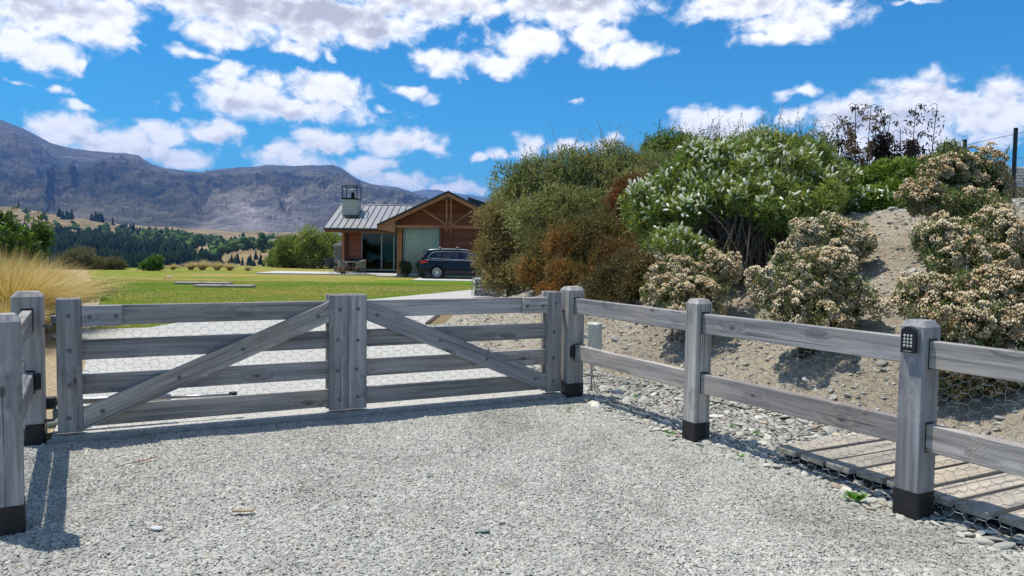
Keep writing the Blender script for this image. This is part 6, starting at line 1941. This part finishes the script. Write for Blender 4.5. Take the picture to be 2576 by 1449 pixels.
leafy_tree('leafy_tree', 'low pale green tree at the edge of the leafy group', [(700,648,22,20,59),(690,658,18,14,59)], 1800, LG, 44, gbase(700,59), 0.16, 0.055, 'leafy trees beside the house')
DG = [(0.030,0.055,0.012),(0.055,0.100,0.020),(0.090,0.150,0.030),(0.130,0.190,0.045)]
leafy_tree('leafy_tree', 'dark green leafy tree at the left picture edge', [(15,610,42,38,21),(-25,585,50,50,21),(55,622,32,24,20.5),(30,635,56,26,20)], 4200, DG, 45, gbase(15,21), 0.13, 0.055, 'trees behind the tussocks')
leafy_tree('leafy_tree', 'spreading green tree with reaching branches behind the tussocks', [(95,600,20,12,22),(85,622,28,18,22),(105,585,8,8,22),(70,640,40,18,22)], 2000, DG, 46, gbase(85,22), 0.13, 0.055, 'trees behind the tussocks')
wb = at(1700, 440, 25); wb[2] = max(0, bh(wb[0], wb[1]))
leafy_tree('leafy_tree', 'rounded bright green tree rising behind the olive shrubs', [(1700,388,74,52,25),(1660,402,44,46,25),(1740,400,50,46,25)], 6500, [(0.085,0.130,0.022),(0.130,0.180,0.032),(0.175,0.215,0.045)], 47, wb, 0.13, 0.035, None)

# ---- leafy ground plants along the lawn edge
for i, (px, py, s_, lab) in enumerate(((215,758,0.30,'nearest green ground plant at the lawn corner'),(236,741,0.28,'middle green ground plant along the lawn edge'),(238,722,0.25,'farthest green ground plant along the lawn edge'),(222,735,0.28,'inner green ground plant nearest the tussock'))):
    p = gp(px, py); r = np.random.default_rng(200+i)
    t = plant('ground_plant', lab, 'plant', (p[0], p[1], 0.0), 'ground plants along the lawn')
    n = 420
    C_ = np.column_stack([r.normal(0, s_*0.9, n), r.normal(0, s_*1.3, n), r.uniform(0.02, s_*0.6, n)])
    D = unit(np.column_stack([r.normal(size=n), r.normal(size=n), r.uniform(.2,1.2,n)]))
    link('leaves', arr_mesh('leaves', *[leaves(C_, D, 0.14*r.uniform(.6,1.2,n), 0.055, np.clip(pal(DG, n, r),0,1), r=r)[k] for k in (0,1)], M['leaf'], np.repeat(np.clip(pal(DG[1:], n, r),0,1), 4, 0)), t)

# ---- grass blades on the nearer lawn
r = np.random.default_rng(300)
LP = np.array(lawn_poly)
nn_ = 150000
dep = r.uniform(13, 34, nn_)**1.0
uu = r.uniform(-0.62, 0.02, nn_)
gpn = np.stack([uu*dep, dep], 1)
gpn = gpn[in_poly(gpn, lawn_poly)]
n = len(gpn)
gcol = fbm(gpn[:,0]*0.10+3, gpn[:,1]*0.24, 3, 61)*0.5+0.5+r.normal(0,.10,n)
lut = np.array([(0.09,0.22,0.018),(0.15,0.26,0.028),(0.25,0.28,0.05),(0.36,0.30,0.09)])
T = lut[np.clip((gcol*4).astype(int), 0, 3)]*r.uniform(.75,1.25,(n,1))
C_ = np.column_stack([gpn, np.full(n, 0.014)])
D = unit(np.column_stack([0.5*r.normal(size=n), 0.5*r.normal(size=n), np.ones(n)]))
hgt = r.uniform(0.018, 0.050, n)
S = unit(np.cross(D, r.normal(size=(n,3))))
V = np.stack([C_-S*0.006, C_+S*0.006, C_+D*hgt[:,None]], 1).reshape(-1,3)
tag(link('lawn_grass', arr_mesh('lawn_grass', V, np.arange(3*n).reshape(n,3), M['leaf'], np.repeat(T,3,0))), 'short green and straw grass blades of the lawn', 'grass', kind='stuff')

# ================================================================== FAR FENCE, GABION, STONE WALL
wf = thing('wire_fence', 'black steel post and wire fence on top of the bank', 'fence', place(12.2, 18.0, 0))
tops = []
for k in range(5):
    y = 18.0+2.0*k - 2.0
    z0 = bh(12.2, y); zt = 4.72 + 0.02*k
    MB().tube([(0, y-18, z0-0.3), (0, y-18, zt)], 0.048, 8).build('post', M['steel_dark'], wf, False)
    tops.append(zt)
for z in (4.62, 4.0, 3.4, 3.0):
    MB().tube([(0.05, -2.2, z), (0.05, 0.0, z-0.01), (0.05, 2, z-0.005), (0.05, 6.0, z)], 0.007 if z > 4.3 else 0.005, 4).build('wire', M['steel_dark'], wf)
V, F = hexnet(-2.1, 6.0, 2.7, 4.0, 0.16, 0.14, 0.0028, 5, 0.004)
V = V[:, [1, 0, 2]] + np.array([0.05, 0, 0])
link('wire_netting', arr_mesh('wire_netting', V, F, M['netting']), wf)
sw = thing('stone_wall', 'low pale stacked stone wall beyond the wire fence', 'wall', place(15.6, 21.5, 0))
r = np.random.default_rng(8)
zb = 3.66
for row in range(7):
    x = -2.2+r.uniform(-.1,.1)
    while x < 2.6:
        w_ = r.uniform(0.16, 0.36)
        MB().cbox((x+w_/2, r.uniform(-.02,.02), zb+row*0.085), (w_-0.012, 0.35, 0.078), 0.014).build('stone', M['white_stone'], sw)
        x += w_
MB().box((0.2, 0.6, 3.0), (6.0, 2.0, 1.24)).build('fill', M['hill'], sw)
gb = thing('gabion', 'wire gabion basket of grey stones at the end of the bank', 'gabion', place(-0.82, 25.3, 0))
for row in range(6):
    x = -0.50
    while x < 0.50:
        w_ = r.uniform(0.10, 0.20)
        V = stone_shape(int(r.integers(1000)), IV, 0.2)*np.array([w_*0.56, 0.30, 0.064])
        link('stone', arr_mesh('stone', V, IF, M['stone'], np.tile(r.random(3)*0.9, (len(V),1)), False), gb, Matrix.Translation((min(x+w_/2, 0.46), r.uniform(-.05,.03), 0.06+row*0.105)) @ Matrix.Rotation(r.normal(0,.15), 4, 'Y'))
        x += w_*0.98
cg = MB()
for x in np.linspace(-0.56, 0.56, 12):
    cg.tube([(x, -0.36, 0), (x, -0.36, 0.68)], 0.0028, 4); cg.tube([(x, -0.36, 0.68), (x, 0.36, 0.68)], 0.0028, 4)
for z in np.linspace(0.02, 0.68, 8):
    cg.tube([(-0.56, -0.36, z), (0.56, -0.36, z)], 0.0028, 4); cg.tube([(-0.56, -0.36, z), (-0.56, 0.36, z)], 0.0028, 4)
for y in np.linspace(-0.36, 0.36, 7):
    cg.tube([(-0.56, y, 0), (-0.56, y, 0.68)], 0.0028, 4)
cg.build('wire_basket', M['galv'], gb)

# ================================================================== TREES OF THE VALLEY
def conifer(seed, slim=0.22, tiers=7):
    r = np.random.default_rng(seed); Vs = []; Fs = []; o = 0
    for k in range(tiers):
        z0 = 0.06+0.86*k/tiers; z1 = min(1.0, z0+0.30); rad = slim*(1-k/tiers)**0.85*(1+0.12*r.normal())+0.012
        m_ = 9
        ring = [(rad*(1+0.38*(-1)**i*0.6+0.2*r.normal())*math.cos(6.283*i/m_+k), rad*(1+0.38*(-1)**i*0.6+0.2*r.normal())*math.sin(6.283*i/m_+k), z0-0.03*r.random()) for i in range(m_)]
        Vs += ring+[(0.01*r.normal(), 0.01*r.normal(), z1)]
        Fs += [(o+i, o+(i+1) % m_, o+m_) for i in range(m_)]; o += m_+1
    return np.array(Vs), np.array(Fs)
def roundtree(seed, sx=0.42, tall=1.0):
    r = np.random.default_rng(seed); Vs = []; Fs = []; o = 0
    for k in range(9):
        c = np.array([r.normal(0, sx*0.42), r.normal(0, sx*0.42), 0.52+r.normal(0, 0.17)]); rad = r.uniform(0.16, 0.28)*np.array([sx/0.42*0.9, sx/0.42*0.9, 1.0])
        V = IV*(1+0.25*vnoise(IV*2, seed*17+k, 2.5, 2))[:,None]*rad+c
        V[:,2] = np.maximum(V[:,2], 0.05)
        Vs.append(V); Fs.append(IF+o); o += len(V)
    n = 90; P_ = np.concatenate(Vs)[r.integers(0, o, n)]; D = unit(P_-np.array([0,0,.45])+0.4*r.normal(size=(n,3)))
    V, F, _ = leaves(P_, D, 0.11, 0.07, np.zeros((n,3)), r=r)
    F3 = np.concatenate([F[:, [0,1,2]], F[:, [0,2,3]]])
    Vs.append(V); Fs.append(F3+o)
    return np.concatenate(Vs), np.concatenate(Fs)
CON = [conifer(k, s) for k, s in ((1,.20),(2,.24),(3,.17),(4,.27))]
RND = [roundtree(k, s) for k, s in ((1,.42),(2,.50),(3,.36),(4,.20),(5,.16))]
def tree_meshes(shapes, cols, nm, seed):
    r = np.random.default_rng(seed); out_ = []
    for V, F in shapes:
        for c in cols:
            T = np.array(c)*(1+0.25*r.normal(size=(len(V),1)))
            out_.append(arr_mesh(nm, V, F, M['far_leaf'], np.clip(T,0.003,1)))
    return out_
CM = tree_meshes(CON, [(0.012,0.024,0.012),(0.020,0.038,0.018)], 'conifer', 1)
RM = tree_meshes(RND[:3], [(0.075,0.130,0.034),(0.115,0.165,0.048),(0.045,0.080,0.026)], 'broadleaf_tree', 2)
PM = tree_meshes(RND[3:], [(0.060,0.100,0.028),(0.045,0.075,0.024)], 'poplar', 3)
r = np.random.default_rng(400)
PLACED = {}
def put_tree(name, me, px, d, h, label, group):
    u = (px-1288)/FPX; X = u*d
    z = float(ground_h(np.array(X), np.array(float(d))))
    o = link(name, me, None, Matrix.LocRotScale(Vector((X, d, z-0.02*h)), Euler((0,0,r.uniform(0,6.28))), Vector((h*r.uniform(.85,1.2), h*r.uniform(.85,1.2), h))))
    PLACED.setdefault((label, group), []).append((px, o))
    return tag(o, label, 'tree', group)
def con_mask(px, d):
    # dark plantation: lower left slope
    lim = np.interp(px, [0, 40, 120, 300, 420, 520, 560], [900, 1050, 1100, 1000, 820, 670, 575])
    return (d > 545) & (d < lim) & (px < 552) & (px > -60)
cnt = 0; mass = []
N0 = 2600
pxs = r.uniform(-60, 555, N0); ds = r.uniform(548, 1105, N0)
sel = con_mask(pxs, ds); pxs, ds = pxs[sel], ds[sel]
clear = (pxs > 285) & (pxs < 400) & (ds > 640) & (ds < 740)      # bare knoll among the pines
pxs, ds = pxs[~clear], ds[~clear]
order = np.argsort(ds)
for i, k in enumerate(order):
    h = r.uniform(9, 15)*(1.0 if ds[k] < 700 else 1.25)
    if i < 60:
        put_tree('conifer', CM[r.integers(len(CM))], pxs[k], ds[k], h, 'dark pine in the front rows of the valley plantation', 'pines of the valley plantation')
    else:
        V, F = CON[r.integers(4)]
        X = (pxs[k]-1288)/FPX*ds[k]; z = float(ground_h(np.array(X), np.array(ds[k])))
        a = r.uniform(0, 6.28); c, s = math.cos(a), math.sin(a)
        Vr = np.column_stack([V[:,0]*c-V[:,1]*s, V[:,0]*s+V[:,1]*c, V[:,2]])*h + np.array([X, ds[k], z])
        mass.append((Vr, F, np.tile(np.array((0.016,0.030,0.016))*r.uniform(.7,1.4), (len(V),1))))
V, F, T = merge(mass)
tag(link('pine_plantation', arr_mesh('pine_plantation', V, F, M['far_leaf'], T)), 'dark pine plantation filling the valley slope', 'forest', kind='stuff')
def scatter_trees(name, pool, n, px0, px1, d0, d1, h0, h1, label, group):
    for _ in range(n):
        put_tree(name, pool[r.integers(len(pool))], r.uniform(px0, px1), r.uniform(d0, d1), r.uniform(h0, h1), label, group)
scatter_trees('conifer', CM, 34, 318, 490, 1250, 1420, 16, 24, 'dark conifer in the belt above the pale trees', 'conifer belt under the mountain')
scatter_trees('conifer', CM, 12, 150, 290, 1560, 1640, 18, 26, 'dark conifer on the skyline of the golden hill', 'skyline conifers on the golden hill')
scatter_trees('broadleaf_tree', RM, 80, 215, 560, 960, 1300, 10, 19, 'rounded green tree in the fields above the plantation', 'rounded trees above the plantation')
scatter_trees('broadleaf_tree', RM, 64, 540, 860, 620, 1000, 9, 17, 'rounded green tree on the terrace across the valley', 'rounded trees on the terrace')
scatter_trees('broadleaf_tree', RM, 26, 380, 720, 1250, 1700, 9, 15, 'far pale green tree near the foot of the mountain', 'far trees at the mountain foot')
scatter_trees('poplar', PM, 22, 560, 760, 700, 1000, 13, 19, 'slim poplar rising over the terrace trees', 'poplars on the terrace')
scatter_trees('conifer', CM, 16, 690, 860, 900, 1250, 12, 17, 'dark conifer near the house eaves across the valley', 'conifers beyond the house')
scatter_trees('broadleaf_tree', RM, 12, 30, 210, 1150, 1500, 8, 13, 'dark round tree dotted on the golden hill', 'trees dotted on the golden hill')
scatter_trees('conifer', CM, 18, 550, 720, 510, 545, 5, 9, 'small conifer below the tan river terrace', 'small conifers under the terrace')

def nth(k):
    return str(k) + ('th' if 10 <= k % 100 <= 20 else {1:'st',2:'nd',3:'rd'}.get(k % 10, 'th'))
for (label, group), L_ in PLACED.items():
    L_.sort(key=lambda q: q[0])
    for i, (px, o) in enumerate(L_):
        o['label'] = label + ', ' + nth(i+1) + ' from the left'

# ================================================================== HAZE
hz = MB().box((0, 6400, 600), (30000, 17000, 1300))
me = hz.mesh('haze', M['slab'])
me.materials.clear()
hm = bpy.data.materials.new('haze_air'); hm.use_nodes = True; hm.node_tree.nodes.clear()
n = NT(hm.node_tree)
vo = n.node('ShaderNodeVolumePrincipled', {'Color': (0.21,0.43,1.0), 'Density': 0.000070, 'Anisotropy': 0.0})
ou = n.node('ShaderNodeOutputMaterial'); hm.node_tree.links.new(vo.outputs[0], ou.inputs['Volume'])
me.materials.append(hm)
tag(link('haze', me), 'thin blue air between here and the mountains', kind='stuff')
